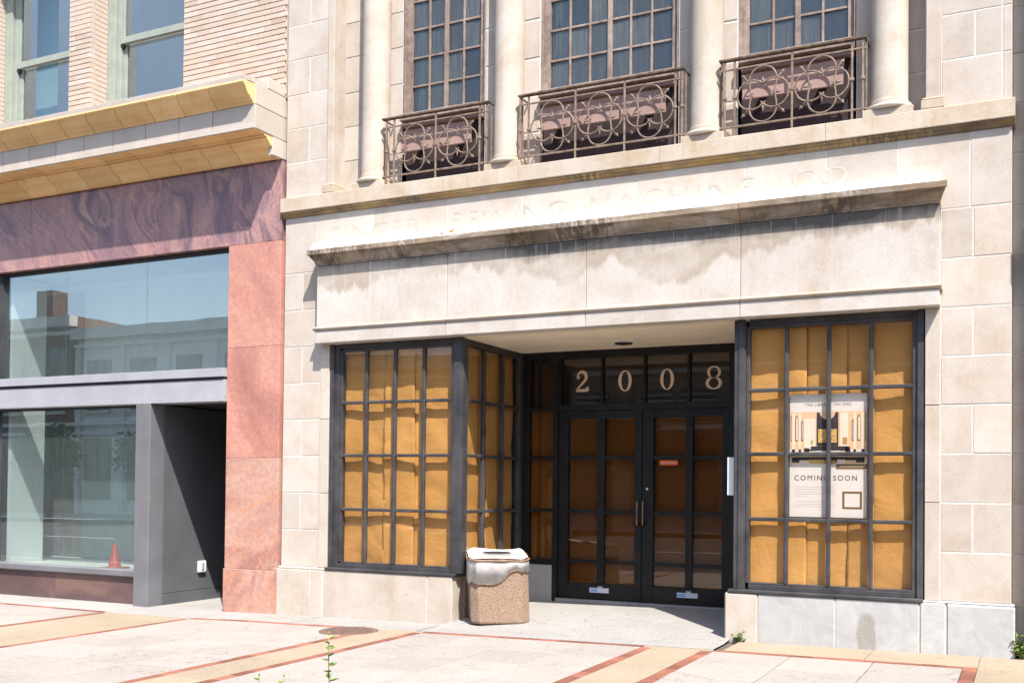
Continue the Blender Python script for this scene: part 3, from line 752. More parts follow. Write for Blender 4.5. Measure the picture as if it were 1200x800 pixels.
# left side of the entrance
xs0 = -5.30
fr = MB(); fr.box(-5.345, -5.285, 1.36, 1.475, .472, 2.925); fr.box(-5.345, -5.29, .121, 1.36, 2.855, 2.925); fr.box(-5.345, -5.29, .121, 1.36, .472, .53)
ws_ = fr.build('side_window', fm, BLD, bevel=.003)
sash(ws_, 'y', [.121, .505, .955, 1.36], -5.335, -5.305)
block('sill', -5.40, -5.32, .10, 1.44, .441, .472, fm, ws_, .005)
# right display window
fr = MB(); fr.box(-.86, -.808, .0, .12, .472, 2.93); fr.box(-.90, -.86, .022, .12, .472, 2.93); fr.box(-2.33, -2.30, .026, .1, .53, 2.87)
fr.box(-2.30, -.90, .012, .12, 2.886, 2.93); fr.box(-2.30, -.90, .028, .1, 2.85, 2.886); fr.box(-2.30, -.90, .010, .12, .472, .515); fr.box(-2.30, -.90, .024, .1, .515, .535)
wr_ = fr.build('display_window', fm, BLD, bevel=.003)
sash(wr_, 'x', [-2.315, -1.966, -1.597, -1.239, -.885], .036, .066)
block('sill', -2.47, -.803, -.062, .10, .441, .472, fm, wr_, .006)
MB().box(-2.436, -2.332, .0, .12, .472, 2.93).box(-2.395, -2.345, -.012, .0, .472, 2.93).build('corner_post', fm, wr_, bevel=.004)
fr = MB(); fr.box(-2.435, -2.375, 1.36, 1.475, .472, 2.925); fr.box(-2.43, -2.375, .121, 1.36, 2.855, 2.925); fr.box(-2.43, -2.375, .121, 1.36, .472, .53)
wt_ = fr.build('side_window', fm, BLD, bevel=.003)
sash(wt_, 'y', [.121, .505, .955, 1.36], -2.425, -2.395)
block('sill', -2.47, -2.36, .10, 1.44, .441, .472, fm, wt_, .005)
block('notice_holder', -2.515, -2.437, .075, .095, 1.325, 1.675, MAT['white'], wt_, .003)

# entrance wall
yd = 1.45; dm = MAT['frame_dark']
fr = MB(); fr.box(-5.285, -4.86, yd - .02, yd + .1, 2.842, 2.925); fr.box(-4.86, -2.435, yd - .02, yd + .1, 2.842, 2.925); fr.box(-4.89, -4.83, yd - .03, yd + .1, .06, 2.842); fr.box(-2.855, -2.435, yd - .03, yd + .1, .06, 2.842)
fr.box(-4.83, -2.855, yd - .015, yd + .1, 2.245, 2.318)
ef = fr.build('entrance_frame', dm, BLD, bevel=.003)
sl = MB().box(-5.285, -5.20, yd - .01, yd + .09, .49, 2.842).box(-5.20, -4.89, yd - .01, yd + .09, .49, .55).box(-5.20, -4.89, yd - .01, yd + .09, 2.26, 2.295).build('sidelight', dm, BLD, bevel=.003)
for z in (1.712, 1.11): block('muntin', -5.20, -4.89, yd - .005, yd + .05, z - .018, z + .018, dm, sl, .004)
for z0, z1 in ((.55, 1.10), (1.12, 1.70), (1.724, 2.26)): block('pane', -5.20, -4.89, yd + .02, yd + .025, z0, z1, MAT['glass_door'], sl, 0)
block('pane', -5.20, -4.89, yd + .02, yd + .025, 2.297, 2.842, MAT['glass_door'], sl, 0)
block('base_panel', -5.355, -4.89, yd - .03, yd + .08, .03, .49, MAT['steel'], sl, .006)
tr = MB().box(-4.83, -4.80, yd - .012, yd + .06, 2.318, 2.842).build('transom', dm, BLD)
tx = [-4.80, -4.303, -3.802, -3.300, -2.855]
for x in tx[1:-1]: block('muntin', x - .017, x + .017, yd - .01, yd + .06, 2.318, 2.842, dm, tr, .004)
for a, c in zip(tx, tx[1:]): block('pane', a + .01, c - .01, yd + .02, yd + .025, 2.32, 2.84, MAT['glass_door'], tr, 0)
MB().box(-5.285, -2.44, yd + .22, yd + .24, 2.28, 2.9).build('interior_shade_sheet', MAT['frame_dark'], tr)  # black sheet standing in for the unlit interior behind the transom
# house numerals, drawn as strokes of varying width
def stroke(b, pts, closed=False, y=0, th=.004):
    N = len(pts); L = []; Rr = []
    for i, (x, z, w) in enumerate(pts):
        a = pts[(i - 1) % N] if closed or i else pts[i]; c = pts[(i + 1) % N] if closed or i < N - 1 else pts[i]
        d = Vector((c[0] - a[0], c[1] - a[1])); d = d.normalized() if d.length else Vector((1, 0)); nn = Vector((-d.y, d.x))
        L.append((x + nn.x * w / 2, z + nn.y * w / 2)); Rr.append((x - nn.x * w / 2, z - nn.y * w / 2))
    for i in range(N if closed else N - 1):
        j = (i + 1) % N
        q = [L[i], L[j], Rr[j], Rr[i]]
        b.face([(x, y, z) for x, z in q]); b.face([(x, y + th, z) for x, z in q][::-1])
        b.face([(L[i][0], y, L[i][1]), (L[j][0], y, L[j][1]), (L[j][0], y + th, L[j][1]), (L[i][0], y + th, L[i][1])]); b.face([(Rr[i][0], y, Rr[i][1]), (Rr[j][0], y, Rr[j][1]), (Rr[j][0], y + th, Rr[j][1]), (Rr[i][0], y + th, Rr[i][1])])
def ring(b, cx, cz, rx_, rz_, wt, wn_, y):
    stroke(b, [(cx + rx_ * math.cos(t), cz + rz_ * math.sin(t), wn_ + (wt - wn_) * abs(math.cos(t)) ** 1.6) for t in [2 * math.pi * k / 36 for k in range(36)]], True, y)
def numeral(ch, cx, z0, h, w):
    b = MB(); y = yd + .012; cz = z0 + h / 2
    if ch == '0': ring(b, cx, cz, w / 2 - .017, h / 2 - .006, .036, .011, y)
    if ch == '8':
        ring(b, cx + .002, z0 + h * .74, w * .37, h * .245, .030, .013, y); ring(b, cx, z0 + h * .26, w * .43, h * .25, .036, .013, y)
    if ch == '2':
        pts = []
        for k in range(15):
            t = math.radians(178 - k * 15); pts.append((cx - .004 + w * .36 * math.cos(t), z0 + h * .73 + h * .26 * math.sin(t), .016 + .022 * max(0, math.sin(math.radians(k * 12 - 20)))))
        x0, z_ = pts[-1][:2]
        for k in range(1, 6):
            f = k / 5; pts.append((x0 + (cx - w * .46 - x0) * f, z_ + (z0 + .022 - z_) * f, .032 - .016 * f))
        stroke(b, pts, False, y)
        stroke(b, [(cx - w * .48, z0 + .016, .03), (cx + w * .30, z0 + .016, .034), (cx + w * .42, z0 + .026, .05), (cx + w * .47, z0 + .06, .012)], False, y)
        b.lathe(cx - w * .30, 0, [(0, 0)], 3, caps=False) if False else None
        ring(b, cx - w * .33, z0 + h * .73, .010, .012, .018, .018, y)
    return b.build('numeral', MAT['gold'], tr)
numeral('2', -4.552, 2.459, .230, .150); numeral('0', -4.037, 2.452, .232, .155); numeral('0', -3.551, 2.453, .232, .155); numeral('8', -3.031, 2.448, .240, .165)
# the pair of glazed doors
def door(x0, x1, panes, hx):
    zb, zt = .125, 2.243; pz = [2.149, 1.713, 1.108, .548, .304]
    fr = MB(); fr.box(x0, panes[0], yd, yd + .05, zb, zt); fr.box(panes[-1], x1, yd, yd + .05, zb, zt)
    fr.box(panes[0], panes[-1], yd, yd + .05, pz[0], zt); fr.box(panes[0], panes[-1], yd, yd + .05, zb, pz[-1]); fr.box(panes[1], panes[2], yd + .004, yd + .05, pz[-1], pz[0])
    d = fr.build('door', dm, BLD, bevel=.003)
    for z in pz[1:-1]:
        for a, c in ((panes[0], panes[1]), (panes[2], panes[3])): sblock('muntin', a, c, yd + .006, yd + .05, z - .02, z + .02, dm, d, .004)
    for a, c in ((panes[0], panes[1]), (panes[2], panes[3])):
        for t_, b_ in zip(pz, pz[1:]): sblock('pane', a - .004, c + .004, yd + .024, yd + .029, b_ + .015, t_ - .015, MAT['glass_door'], d, 0)
    MB().tube([(hx, yd, .985), (hx, yd - .05, .965), (hx, yd - .055, 1.0), (hx, yd - .055, 1.21), (hx, yd - .05, 1.24), (hx, yd, 1.22)], .011, 8).build('handle', MAT['brass'], d)
    mx = (panes[1] + panes[2]) / 2
    s_ = block('sticker', mx - .125, mx + .105, yd - .003, yd - .0005, .203, .256, MAT['sticker'], d, 0)
    block('sticker_print', mx - .115, mx - .03, yd - .0045, yd - .0028, .212, .246, MAT['sticker_blue'], s_, 0)
    block('sticker', mx - .025, mx + .03, yd - .003, yd - .0005, .262, .274, MAT['sticker'], d, 0)
    block('threshold', x0, x1, yd - .07, yd + .06, .03, .122, MAT['steel'], d, .006)
    return d
door(-4.83, -3.828, [-4.709, -4.352, -4.267, -3.909], -3.862)
d2 = door(-3.822, -2.857, [-3.694, -3.331, -3.253, -2.93], -3.795)
o = block('sticker', -3.624, -3.416, yd - .003, yd - .0005, 1.63, 1.684, MAT['orange'], d2, 0)
text_on_wall('sticker_print', 'NO SMOKING', -3.60, yd - .0045, 1.648, .026, MAT['white'], o, 1.1, .0004, 0, .16)
block('door_lock', -3.777, -3.753, yd - .006, yd, 1.358, 1.382, MAT['white'], d2, .005)
MB().lathe(-3.895, 1.02, [(.0, 2.912), (.085, 2.911), (.095, 2.914), (.10, 2.9245)], 28, caps=False).build('recessed_lamp', MAT['dark'], BLD)

# ------------------------------------------------------------------ brown paper hung inside the glass
rp = random.Random(11)
def paper(label, axis, u0, u1, z0, z1, off, tone=0, dirn=1, amp=.009, group=None):
    """one sheet; axis x hangs behind the street glass (y=off), axis y beside the entrance (x=off)"""
    nx, nz = max(8, int((u1 - u0) / .03)), int((z1 - z0) / .035)
    ph = [rp.uniform(0, 6.28) for _ in range(8)]; b = MB(); V = []
    for j in range(nz + 1):
        for i in range(nx + 1):
            u = u0 + (u1 - u0) * i / nx; z = z0 + (z1 - z0) * j / nz; s = i / nx
            q_ = Vector((u * 1.7 + ph[0] * 9, z * 1.9, ph[1])); q2 = Vector((u * 5.0 + ph[2] * 9, z * 5.4, ph[3])); q3 = Vector((u * 3.1 + z * 1.2 + ph[4] * 9, z * 3.0 - u * 1.4, ph[5] * 3)); q4 = Vector((u * 13 + ph[6] * 9, z * 14, ph[7]))
            d = amp * (1.7 * mnoise.noise(q_) + .7 * mnoise.noise(q2) + 1.9 * (.35 - abs(mnoise.noise(q3))) + .22 * mnoise.noise(q4))
            d += .004 * (2 * s - 1) ** 6 * (1 if ph[6] > 3.1 else -1)
            zz_ = z + (.012 * math.sin(u * 5 + ph[7]) if j in (0, nz) else 0)
            V.append((u, off + d * dirn, zz_) if axis == 'x' else (off + d * dirn, u, zz_))
    b.v = V
    for j in range(nz):
        for i in range(nx):
            a = j * (nx + 1) + i; b.f.append([a, a + 1, a + nx + 2, a + nx + 1]); b.m.append(0); b.sm.append(True)
    me = b.mesh('paper_sheet', MAT['paper'])
    o = link('paper_sheet', me)
    md = o.modifiers.new('thick', 'SOLIDIFY'); md.thickness = .0015
    return tag(o, label, 'paper', group)
GL, GR = 'brown paper sheets covering the shop windows', None
paper('brown paper sheet beside the stone jamb, in the display window left of the entrance bin', 'x', -6.85, -6.30, .50, 2.88, .112)
paper('brown paper sheet second from the stone jamb in the display window without a poster', 'x', -6.32, -5.93, .50, 2.88, .098)
paper('narrow overlapping brown paper sheet with a hanging torn edge, display window without a poster', 'x', -5.955, -5.80, .95, 2.88, .120)
paper('brown paper sheet by the corner post in the display window without a poster', 'x', -5.85, -5.44, .50, 2.88, .104)
paper('short brown paper sheet filling the lowest panes by the torn edge', 'x', -5.97, -5.78, .50, 1.02, .125)
paper('brown paper sheet in the display window beside the black corner post, right of the doors', 'x', -2.325, -1.80, .50, 2.88, .102)
paper('brown paper sheet hanging behind the left half of the poster', 'x', -1.815, -1.43, .50, 2.88, .116)
paper('brown paper sheet hanging behind the right half of the poster', 'x', -1.45, -1.22, .50, 2.88, .104)
paper('brown paper sheet beside the jamb next to the poster', 'x', -1.24, -.89, .50, 2.88, .114)
paper('brown paper sheet by the corner post in the side window behind the concrete bin', 'y', .13, .72, .50, 2.88, -5.385, dirn=-1, amp=.008)
paper('brown paper sheet next to the sidelight in the side window behind the concrete bin', 'y', .70, 1.37, .50, 2.88, -5.375, dirn=-1, amp=.008)
paper('brown paper sheet in the entrance side window facing the concrete bin, near the street', 'y', .13, .76, .50, 2.88, -2.33, amp=.008)
paper('brown paper sheet in the entrance side window facing the concrete bin, near the doors', 'y', .74, 1.37, .50, 2.88, -2.34, amp=.008)
paper('brown paper sheet behind the narrow sidelight beside the doors', 'x', -5.22, -4.86, .50, 2.27, yd + .07, amp=.006)
paper('brown paper sheet behind the glass of the door without the orange sticker', 'x', -4.73, -3.87, .26, 2.20, yd + .085, amp=.006)
paper('brown paper sheet behind the glass of the door with the orange sticker', 'x', -3.72, -2.90, .26, 2.20, yd + .085, amp=.006)

# ------------------------------------------------------------------ poster
def flat_mat(n, c): 
    m = M(n, .6, .3); m.col(m.mix(m.ramp(m.noise(m.P(), 40, 3), [(.4, 0.0), (.8, .08)]), c, (.3, .25, .2))); return m.m
PM = {k: flat_mat('poster_' + k, c) for k, c in dict(paper=(.66, .61, .57), ink=(.03, .025, .035), cream=(.68, .45, .27), light=(.74, .62, .50), gold=(.60, .38, .10), brown=(.16, .09, .02), grey=(.42, .38, .35), tan=(.45, .24, .08), green=(.35, .42, .08)).items()}
PY = .078; px0, px1, pz0, pz1 = -1.945, -1.277, 1.14, 2.238
post_ = link('poster', MB().box(px0 - px0, px1 - px0, 0, .002, 0, pz1 - pz0).mesh('poster', PM['paper']), None, (px0, PY, pz0)); tag(post_, 'tall cream paper poster announcing COMING SOON taped inside the display window', 'poster')
layer = [0]
pw = px1 - px0
def pbox(name, key, a, c, z0, z1, lay=1):
    return MB().box(px0 + a * pw, px0 + c * pw, PY - .0006 * lay, PY - .0006 * (lay - 1) - .00005, z0, z1).build(name, PM[key], post_)
zi0, zi1 = 1.617, 2.081
pbox('picture', 'cream', 0.0, 1.0, zi0, zi1)
def rect(key, a, c, z0, z1, lay):
    MB().box(px0 + a * pw, px0 + c * pw, PY - .0006 * lay, PY - .0006 * lay + .0005, z0, z1).build('picture_detail', PM[key], post_)
for a, c in ((.03, .07), (.12, .15), (.19, .34), (.66, .76), (.83, .86), (.93, .97)): rect('light', a, c, 1.70, zi1 - .01 if c - a < .1 else zi1 - .06, 2)
rect('light', .0, 1.0, 1.675, 1.745, 2)
# tall windows with pointed heads: dark outline, pale opening
def lancet(a, c, z0, z1, key, lay):
    b = MB(); xa, xb = px0 + a * pw, px0 + c * pw; y = PY - .0006 * lay; r_ = (xb - xa)
    b.face([(xa, y, z0), (xb, y, z0), (xb, y, z1 - r_), (xa + r_ * .85, y, z1 - r_ * .4), ((xa + xb) / 2, y, z1), (xa + r_ * .15, y, z1 - r_ * .4), (xa, y, z1 - r_)]); b.build('picture_detail', PM[key], post_)
for a, c, t, w in ((.012, .030, .03, .004), (.072, .110, .03, .012), (.148, .178, .08, .008), (.805, .835, .07, .008), (.875, .915, .03, .012), (.972, .988, .03, .004)):
    lancet(a, c, 1.82, zi1 - t, 'brown', 3); lancet(a + w, c - w * .4, 1.83, zi1 - t - .015, 'light' if c - a > .035 else 'grey', 4)
# dark niche with a scooped top
b = MB(); N = 16; cxp = px0 + .495 * pw; hw = .14 * pw
top = [(cxp + hw * (2 * k / N - 1), zi1 - .006 - (.065 * math.sqrt(max(0, 1 - ((2 * k / N - 1) / .72) ** 2)) if abs(2 * k / N - 1) < .72 else 0)) for k in range(N + 1)]
for (xa, za), (xb, zb_) in zip(top, top[1:]): b.face([(xa, PY - .0024, 1.775), (xb, PY - .0024, 1.775), (xb, PY - .0024, zb_), (xa, PY - .0024, za)])
b.build('picture_detail', PM['ink'], post_, merge=True)
rect('gold', .375, .615, 1.805, 1.925, 5)
rz_ = random.Random(3)
for k in range(46):
    a = .38 + rz_.random() * .22; z = 1.81 + rz_.random() * .105; rect(('ink', 'light', 'tan')[k % 3], a, a + .014, z, z + .009, 6)
for a, c, z0, z1, key in ((.28, .77, 1.735, 1.772, 'ink'), (.19, .26, 1.730, 1.755, 'ink'), (.725, .79, 1.712, 1.765, 'ink'), (.69, .75, 1.79, 1.85, 'tan'), (.28, .31, 1.79, 1.83, 'green'), (.21, .26, 1.745, 1.775, 'light'), (.26, .78, 1.70, 1.73, 'light')): rect(key, a, c, z0, z1, 5)
rect('ink', .03, .97, 1.628, 1.675, 3)
for k, (a, c, key) in enumerate(((.13, .26, 'light'), (.26, .46, 'gold'), (.46, .60, 'tan'), (.62, .72, 'light'), (.72, .86, 'cream'))): rect(key, a, c, 1.617, 1.648 + .006 * (k % 2), 4)
rect('light', .0, .03, 1.617, 1.675, 3); rect('light', .97, 1.0, 1.617, 1.675, 3)
text_on_wall('lettering', 'THE LIBRARY ON 2ND', px0 + .20 * pw, PY - .001, 2.133, .034, PM['brown'], post_, 1.2, .0003, 0.0, .60 * pw)
text_on_wall('lettering', 'COMING SOON', px0 + .065 * pw, PY - .001, 1.468, .066, PM['ink'], post_, 1.3, .0003, 0.0, .81 * pw)
rect('brown', .61, 1.0, 1.572, 1.613, 5); rect('light', .65, .98, 1.589, 1.595, 6)
for k, (z, w) in enumerate(((1.408, .52), (1.386, .55), (1.364, .53), (1.344, .54), (1.322, .16), (1.276, .49), (1.254, .55), (1.232, .52))): rect('grey', .065, .065 + w, z, z + .004, 1)
b = MB()                                                        # empty brown square frame
for a, c, z0, z1 in ((.69, .94, 1.355, 1.372), (.69, .94, 1.218, 1.235), (.69, .718, 1.235, 1.355), (.912, .94, 1.235, 1.355)): b.box(px0 + a * pw, px0 + c * pw, PY - .0012, PY - .0002, z0, z1)
b.build('printed_frame', PM['brown'], post_)

# ------------------------------------------------------------------ brick building with granite shopfront
BB = empty('brick_building', (-11, 0, gz(-11)))
tag(BB, 'buff brick building with ochre terracotta cornice above a red granite shopfront', 'building')
BX0, BX1 = -16.5, -7.655
# upper brick piers round the windows
wins = [(-10.77, -9.20), (-12.73, -11.16), (-14.69, -13.12)]
bw = MB()
edges = [BX0] + [v for w in reversed(wins) for v in w] + [-7.632]
for i in range(0, len(edges), 2): bw.box(edges[i], edges[i + 1], .004, .55, 5.80, 8.8)
bw.box(BX0, -7.632, .004, .55, 8.35, 8.8)
bwall = bw.build('brick_wall', MAT['brick_mortar'], BB)
BH, BL = .0645, .205
rb = random.Random(5)
def brick_run(x0, x1, z, off, full=True):
    x = x0 - off
    while x < x1 - .02:
        a, c = max(x0, x), min(x1, x + BL)
        if c - a > .03:
            w = round(c - a - .006, 2) if c - a > .19 else round(c - a - .006, 3)
            o = sblock('brick', (a + c) / 2 - w / 2, (a + c) / 2 + w / 2, -.012, .06, z + .003, z + BH - .005, MAT['brick'], bwall, .003)
            o.location.y += rb.uniform(-.0015, .0015)
        x += BL
rows = [5.835 + BH * k for k in range(21)]
for k, z in enumerate(rows):
    off = (0, .1)[k % 2]
    brick_run(-9.195, -7.634, z, off)
    if k < 21: brick_run(-11.155, -10.766, z, off)
# bricks above and at the far left are too small or out of the picture: one joined part
st = MB()
for k in range(int((8.75 - 5.835) / BH)):
    z = 5.835 + BH * k; off = (0, .1)[k % 2]
    for (x0, x1, far) in ((-9.195, -7.634, False), (-11.155, -10.766, False), (-13.115, -12.735, True), (BX0, -14.695, True)):
        if not far and k < 21: continue
        x = x0 - off
        while x < x1 - .02:
            a, c = max(x0, x), min(x1, x + BL)
            if c - a > .03: st.box(a + .003, c - .003, -.011, .05, z + .003, z + BH - .005)
            x += BL
# brick reveals of the windows
for (a, c) in wins:
    for k in range(int((8.3 - 5.835) / BH)):
        z = 5.835 + BH * k; off = (.0, .1)[k % 2]
        for y0, y1 in ((.062, .15 - off * .4), (.155 - off * .4, .258)):
            st.box(a - .02, a + .006, y0, y1, z + .003, z + BH - .005); st.box(c - .006, c + .02, y0, y1, z + .003, z + BH - .005)
tag(st.build('brick_courses', MAT['brick'], BB), kind='stuff')
# sash windows
def sash_window(x0, x1):
    zb, zt, y = 5.90, 8.35, .26; g_ = MAT['sage']
    f = MB(); f.box(x0 + .006, x0 + .14, y, .40, zb, zt); f.box(x0 + .14, x0 + .20, y + .045, .40, zb, zt); f.box(x1 - .14, x1, y, .40, zb, zt); f.box(x1 - .20, x1 - .14, y + .045, .40, zb, zt)
    f.box(x0 + .14, x1 - .14, y, .40, zt - .12, zt); f.box(x0 - .0, x1, .12, .40, zb - .06, zb)
    w = f.build('window', g_, BB, bevel=.004)
    a, c = x0 + .20, x1 - .20
    up_ = MB().box(a, a + .055, y + .05, y + .09, 7.07, zt - .12).box(c - .055, c, y + .05, y + .09, 7.07, zt - .12).box(a, c, y + .035, y + .09, 7.05, 7.135).build('upper_sash', g_, w, bevel=.003)
    lo = MB().box(a, a + .055, y + .095, y + .135, zb, 7.11).box(c - .055, c, y + .095, y + .135, zb, 7.11).box(a, c, y + .095, y + .135, zb, zb + .08).build('lower_sash', g_, w, bevel=.003)
    block('pane', a + .05, c - .05, y + .068, y + .072, 7.13, zt - .12, MAT['glass_sash'], w, 0); block('pane', a + .05, c - .05, y + .113, y + .117, zb + .075, 7.05, MAT['glass_sash'], w, 0)
    for bx in (a - .02,): block('sash_horn', bx, bx + .05, y + .045, y + .10, 7.0, 7.052, MAT['dark'], w, .01)
    block('sash_lift', (a + c) / 2 - .06, (a + c) / 2 + .06, y + .085, y + .097, zb + .03, zb + .05, MAT['dark'], w, .004)
    MB().box(a, a + .42, .62, .625, zb, 8.2).build('blind', MAT['curtain'], w) if x0 < -11 else None
    return w
for w in wins: sash_window(*w)
MB().box(BX0, -7.70, 1.5, 6, -.3, 8.8).box(BX0, BX0 + .02, .1, 1.5, 5.8, 8.8).box(BX0, -7.70, .06, 1.5, 5.55, 5.82).box(-8.0, -7.70, .55, 1.5, 5.82, 8.8).build('inner_wall', MAT['core'], BB)
# ochre terracotta cornice: separate tiles
tc = MB().box(BX0, -7.69, -.50, .06, 5.31, 5.78).box(BX0, -7.69, -.08, .06, 5.10, 5.31).build('cornice', MAT['terra_joint'], BB)
def prof_tiles(name, joints, prof, m, gap=.004, bev=0):
    gap = max(gap, .009)
    for p, q in zip(joints, joints[1:]): MB().extrude_x(p + gap / 2, q - gap / 2, prof).build(name, m, tc)
tj = [-16.5]
for x in (-15.4, -14.9, -14.4, -13.9, -13.4, -12.9, -12.40, -12.1): tj.append(x)
J1 = [BX0, -15.2, -14.2, -13.2, -12.62, -12.1, -11.60, -11.07, -10.54, -10.085, -9.61, -9.11, -8.645, -8.18, -7.66]
cyma = [(-.05, 5.815), (-.60, 5.790), (-.695, 5.772), (-.698, 5.755), (-.690, 5.740), (-.672, 5.725), (-.655, 5.700), (-.640, 5.672), (-.615, 5.645), (-.585, 5.632), (-.574, 5.622), (-.572, 5.610), (-.562, 5.606), (-.552, 5.596), (-.540, 5.590), (-.53, 5.575), (-.525, 5.564), (-.05, 5.564)]
prof_tiles('terracotta_tile', J1, cyma, MAT['terra'])
prof_tiles('fillet_tile', J1[::2] + ([J1[-1]] if len(J1) % 2 == 0 else []), [(-.30, 5.80), (-.688, 5.776), (-.692, 5.826), (-.680, 5.834), (-.30, 5.86)], MAT['terra_pale'])
J2 = [BX0, -15.2, -14.2, -13.2, -12.7, -12.21, -11.72, -11.24, -10.763, -10.281, -9.796, -9.273, -8.754, -8.254, -7.652]
prof_tiles('fascia_tile', J2, [(-.05, 5.560), (-.515, 5.560), (-.515, 5.362), (-.05, 5.362)], MAT['terra_pale'], .005)
prof_tiles('fascia_tile', J2[::2] + ([J2[-1]] if len(J2) % 2 == 0 else []), [(-.05, 5.360), (-.521, 5.360), (-.523, 5.300), (-.518, 5.294), (-.05, 5.294)], MAT['terra_pale'], .003)
J3 = [BX0, -15, -14, -13, -12.3, -11.75, -11.2, -10.65, -10.1, -9.6, -9.1, -8.65, -8.2, -7.655]
prof_tiles('soffit_tile', J3, [(-.05, 5.292), (-.510, 5.292), (-.505, 5.286), (-.345, 5.286), (-.340, 5.268), (-.05, 5.268)], MAT['terra'], .005)
prof_tiles('terracotta_tile', J3, [(-.05, 5.266), (-.300, 5.266), (-.298, 5.250), (-.275, 5.236), (-.258, 5.215), (-.235, 5.196), (-.205, 5.184), (-.170, 5.170), (-.140, 5.148), (-.124, 5.124), (-.115, 5.112), (-.098, 5.108), (-.095, 5.088), (-.05, 5.084)], MAT['terra'], .005)
for y0, z0, z1 in ((-.508, 5.300, 5.561), (-.505, 5.567, 5.798), (-.20, 5.088, 5.294)):
    block('return_tile', -7.72, -7.6485, y0, .05, z0, z1, MAT['terra_pale'], tc, .004)
block('return_tile', -7.75, -7.6485, -.30, .03, 5.803, 5.93, MAT['terra_pale'], tc, .006)
# granite frieze and pier
gb = MB().box(BX0, BX1 - .004, -.02, .10, 4.17, 5.085).box(-8.415, BX1 - .004, -.02, 1.5, -.3, 4.17).build('shopfront_backing', MAT['terra_joint'], BB)
GJ = [BX0, -15.4, -14.2, -13.0, -11.785, -10.557, -9.334, -8.085, BX1]
for p, q in zip(GJ, GJ[1:]): block('granite_slab', p + .0015, q - .0015, -.03, .09, 4.163, 5.086, MAT['granite_frieze'], gb, .002)
for z0, z1, m in ((-.25, .397, 'granite_pink'), (.400, 1.679, 'granite_pink'), (1.682, 2.96, 'granite_red'), (2.963, 4.16, 'granite_red')):
    block('granite_slab', -8.42, BX1, -.03, .10, z0, z1, MAT[m], gb, .003)
block('granite_slab', -8.435, BX1 + .006, -.036, .10, -.25, .394, MAT['granite_pink'], gb, .003)
# transom shop window
tw = MB().box(-12.53, -12.40, .04, .16, 2.73, 4.165).box(-12.40, -8.42, .05, .16, 4.128, 4.165).build('transom_window', MAT['dark'], BB)
for a, c in ((-12.40, -11.246), (-11.240, -9.834), (-9.828, -8.422)): block('pane', a, c, .095, .103, 2.70, 4.13, MAT['glass_shop'], tw, 0)
hd = MB().box(-13.4, -8.422, -.10, .14, 2.628, 2.728).box(-13.4, -8.422, .0, .14, 2.594, 2.628).box(-13.4, -8.422, -.075, .14, 2.395, 2.594).box(-13.4, -8.422, -.095, .14, 2.338, 2.393).build('header_beam', MAT['zinc'], BB, bevel=.003)
# lower shop window
lw = MB().box(-12.62, -12.50, .04, .16, .30, 2.335).box(-12.50, -9.79, .06, .16, 2.315, 2.337).build('shop_window', MAT['dark'], BB)
for a, c in ((-12.50, -11.263), (-11.257, -9.79)): block('pane', a, c, .095, .103, .295, 2.32, MAT['glass_shop'], lw, 0)
block('sill', -13.4, -9.792, -.012, .14, .215, .300, MAT['post'], lw, .012)
for a, c in ((-14.5, -12.6), (-12.6, -11.30), (-11.295, -9.792)): block('granite_slab', a, c, .035, .2, -.2, .214, MAT['granite_dark'], gb, .002)
# left continuation beyond the window
block('granite_slab', -13.4, -12.62, -.03, .14, -.2, 2.335, MAT['granite_red'], gb, .003); block('granite_slab', -13.4, -12.54, -.03, .14, 2.73, 4.16, MAT['granite_red'], gb, .003)
block('granite_slab', BX0, -13.404, -.03, .14, -.2, 4.16, MAT['granite_pink'], gb, .003)
# grey entrance post, side panel, back door
po = MB().box(-9.79, -9.552, -.098, .14, -.2, 2.336).build('entrance_post', MAT['post'], BB, bevel=.006)
block('side_panel', -9.79, -9.566, .14, 1.46, -.2, 2.336, MAT['side_panel'], BB, .002)
block('panel_sheet', -9.566, -9.553, .145, 1.44, .02, 2.33, MAT['side_panel'], BB, .003)
block('skirting', -9.566, -9.549, .145, 1.44, -.2, .014, MAT['side_panel'], BB, .003)
ic = block('intercom', -9.553, -9.515, .735, .875, .236, .385, MAT['white'], BB, .012)
block('intercom_flap', -9.518, -9.505, .785, .825, .27, .36, MAT['steel'], ic, .006)
dr = MB().box(-9.55, -8.42, 1.44, 1.50, -.2, 2.34).build('entrance_door', MAT['dark'], BB)
MB().box(-9.5, -8.45, 1.40, 1.44, 2.15, 2.335).build('door_head', MAT['dark'], dr)
MB().box(-9.79, -8.415, .14, 1.5, 2.345, 2.40).build('entrance_soffit', MAT['dark'], BB)  # soffit coloured near-black to deepen the doorway shade
# interior of the shop seen through the glass
room = MB(); room.box(-13.4, -9.80, .16, 1.49, .22, .27).box(-12.40, -12.34, .17, .70, .27, 4.14).build('partition', MAT['int_white'], BB)
inn = MB().box(-13.4, -9.80, 4.2, 4.25, .2, 4.4).build('rear_wall', MAT['int_grey'], BB)
MB().box(-13.4, -8.42, .16, 1.49, 4.17, 4.23).build('shop_ceiling', MAT['int_white'], BB)
MB().box(-12.34, -8.43, 1.36, 1.40, 2.76, 4.165).build('added_back_board', MAT['int_white'], BB)  # white board added to brighten the upper shop glass
MB().box(-12.34, -9.81, 1.36, 1.40, .27, 2.30).build('added_back_board', MAT['int_mid'], BB)  # tinted board added to lift the lower glass towards aqua
t1 = text_mesh('of the', .2)
# red lettering on the white partition return (faint script seen through the glass)
bpy.data.meshes.remove(t1)

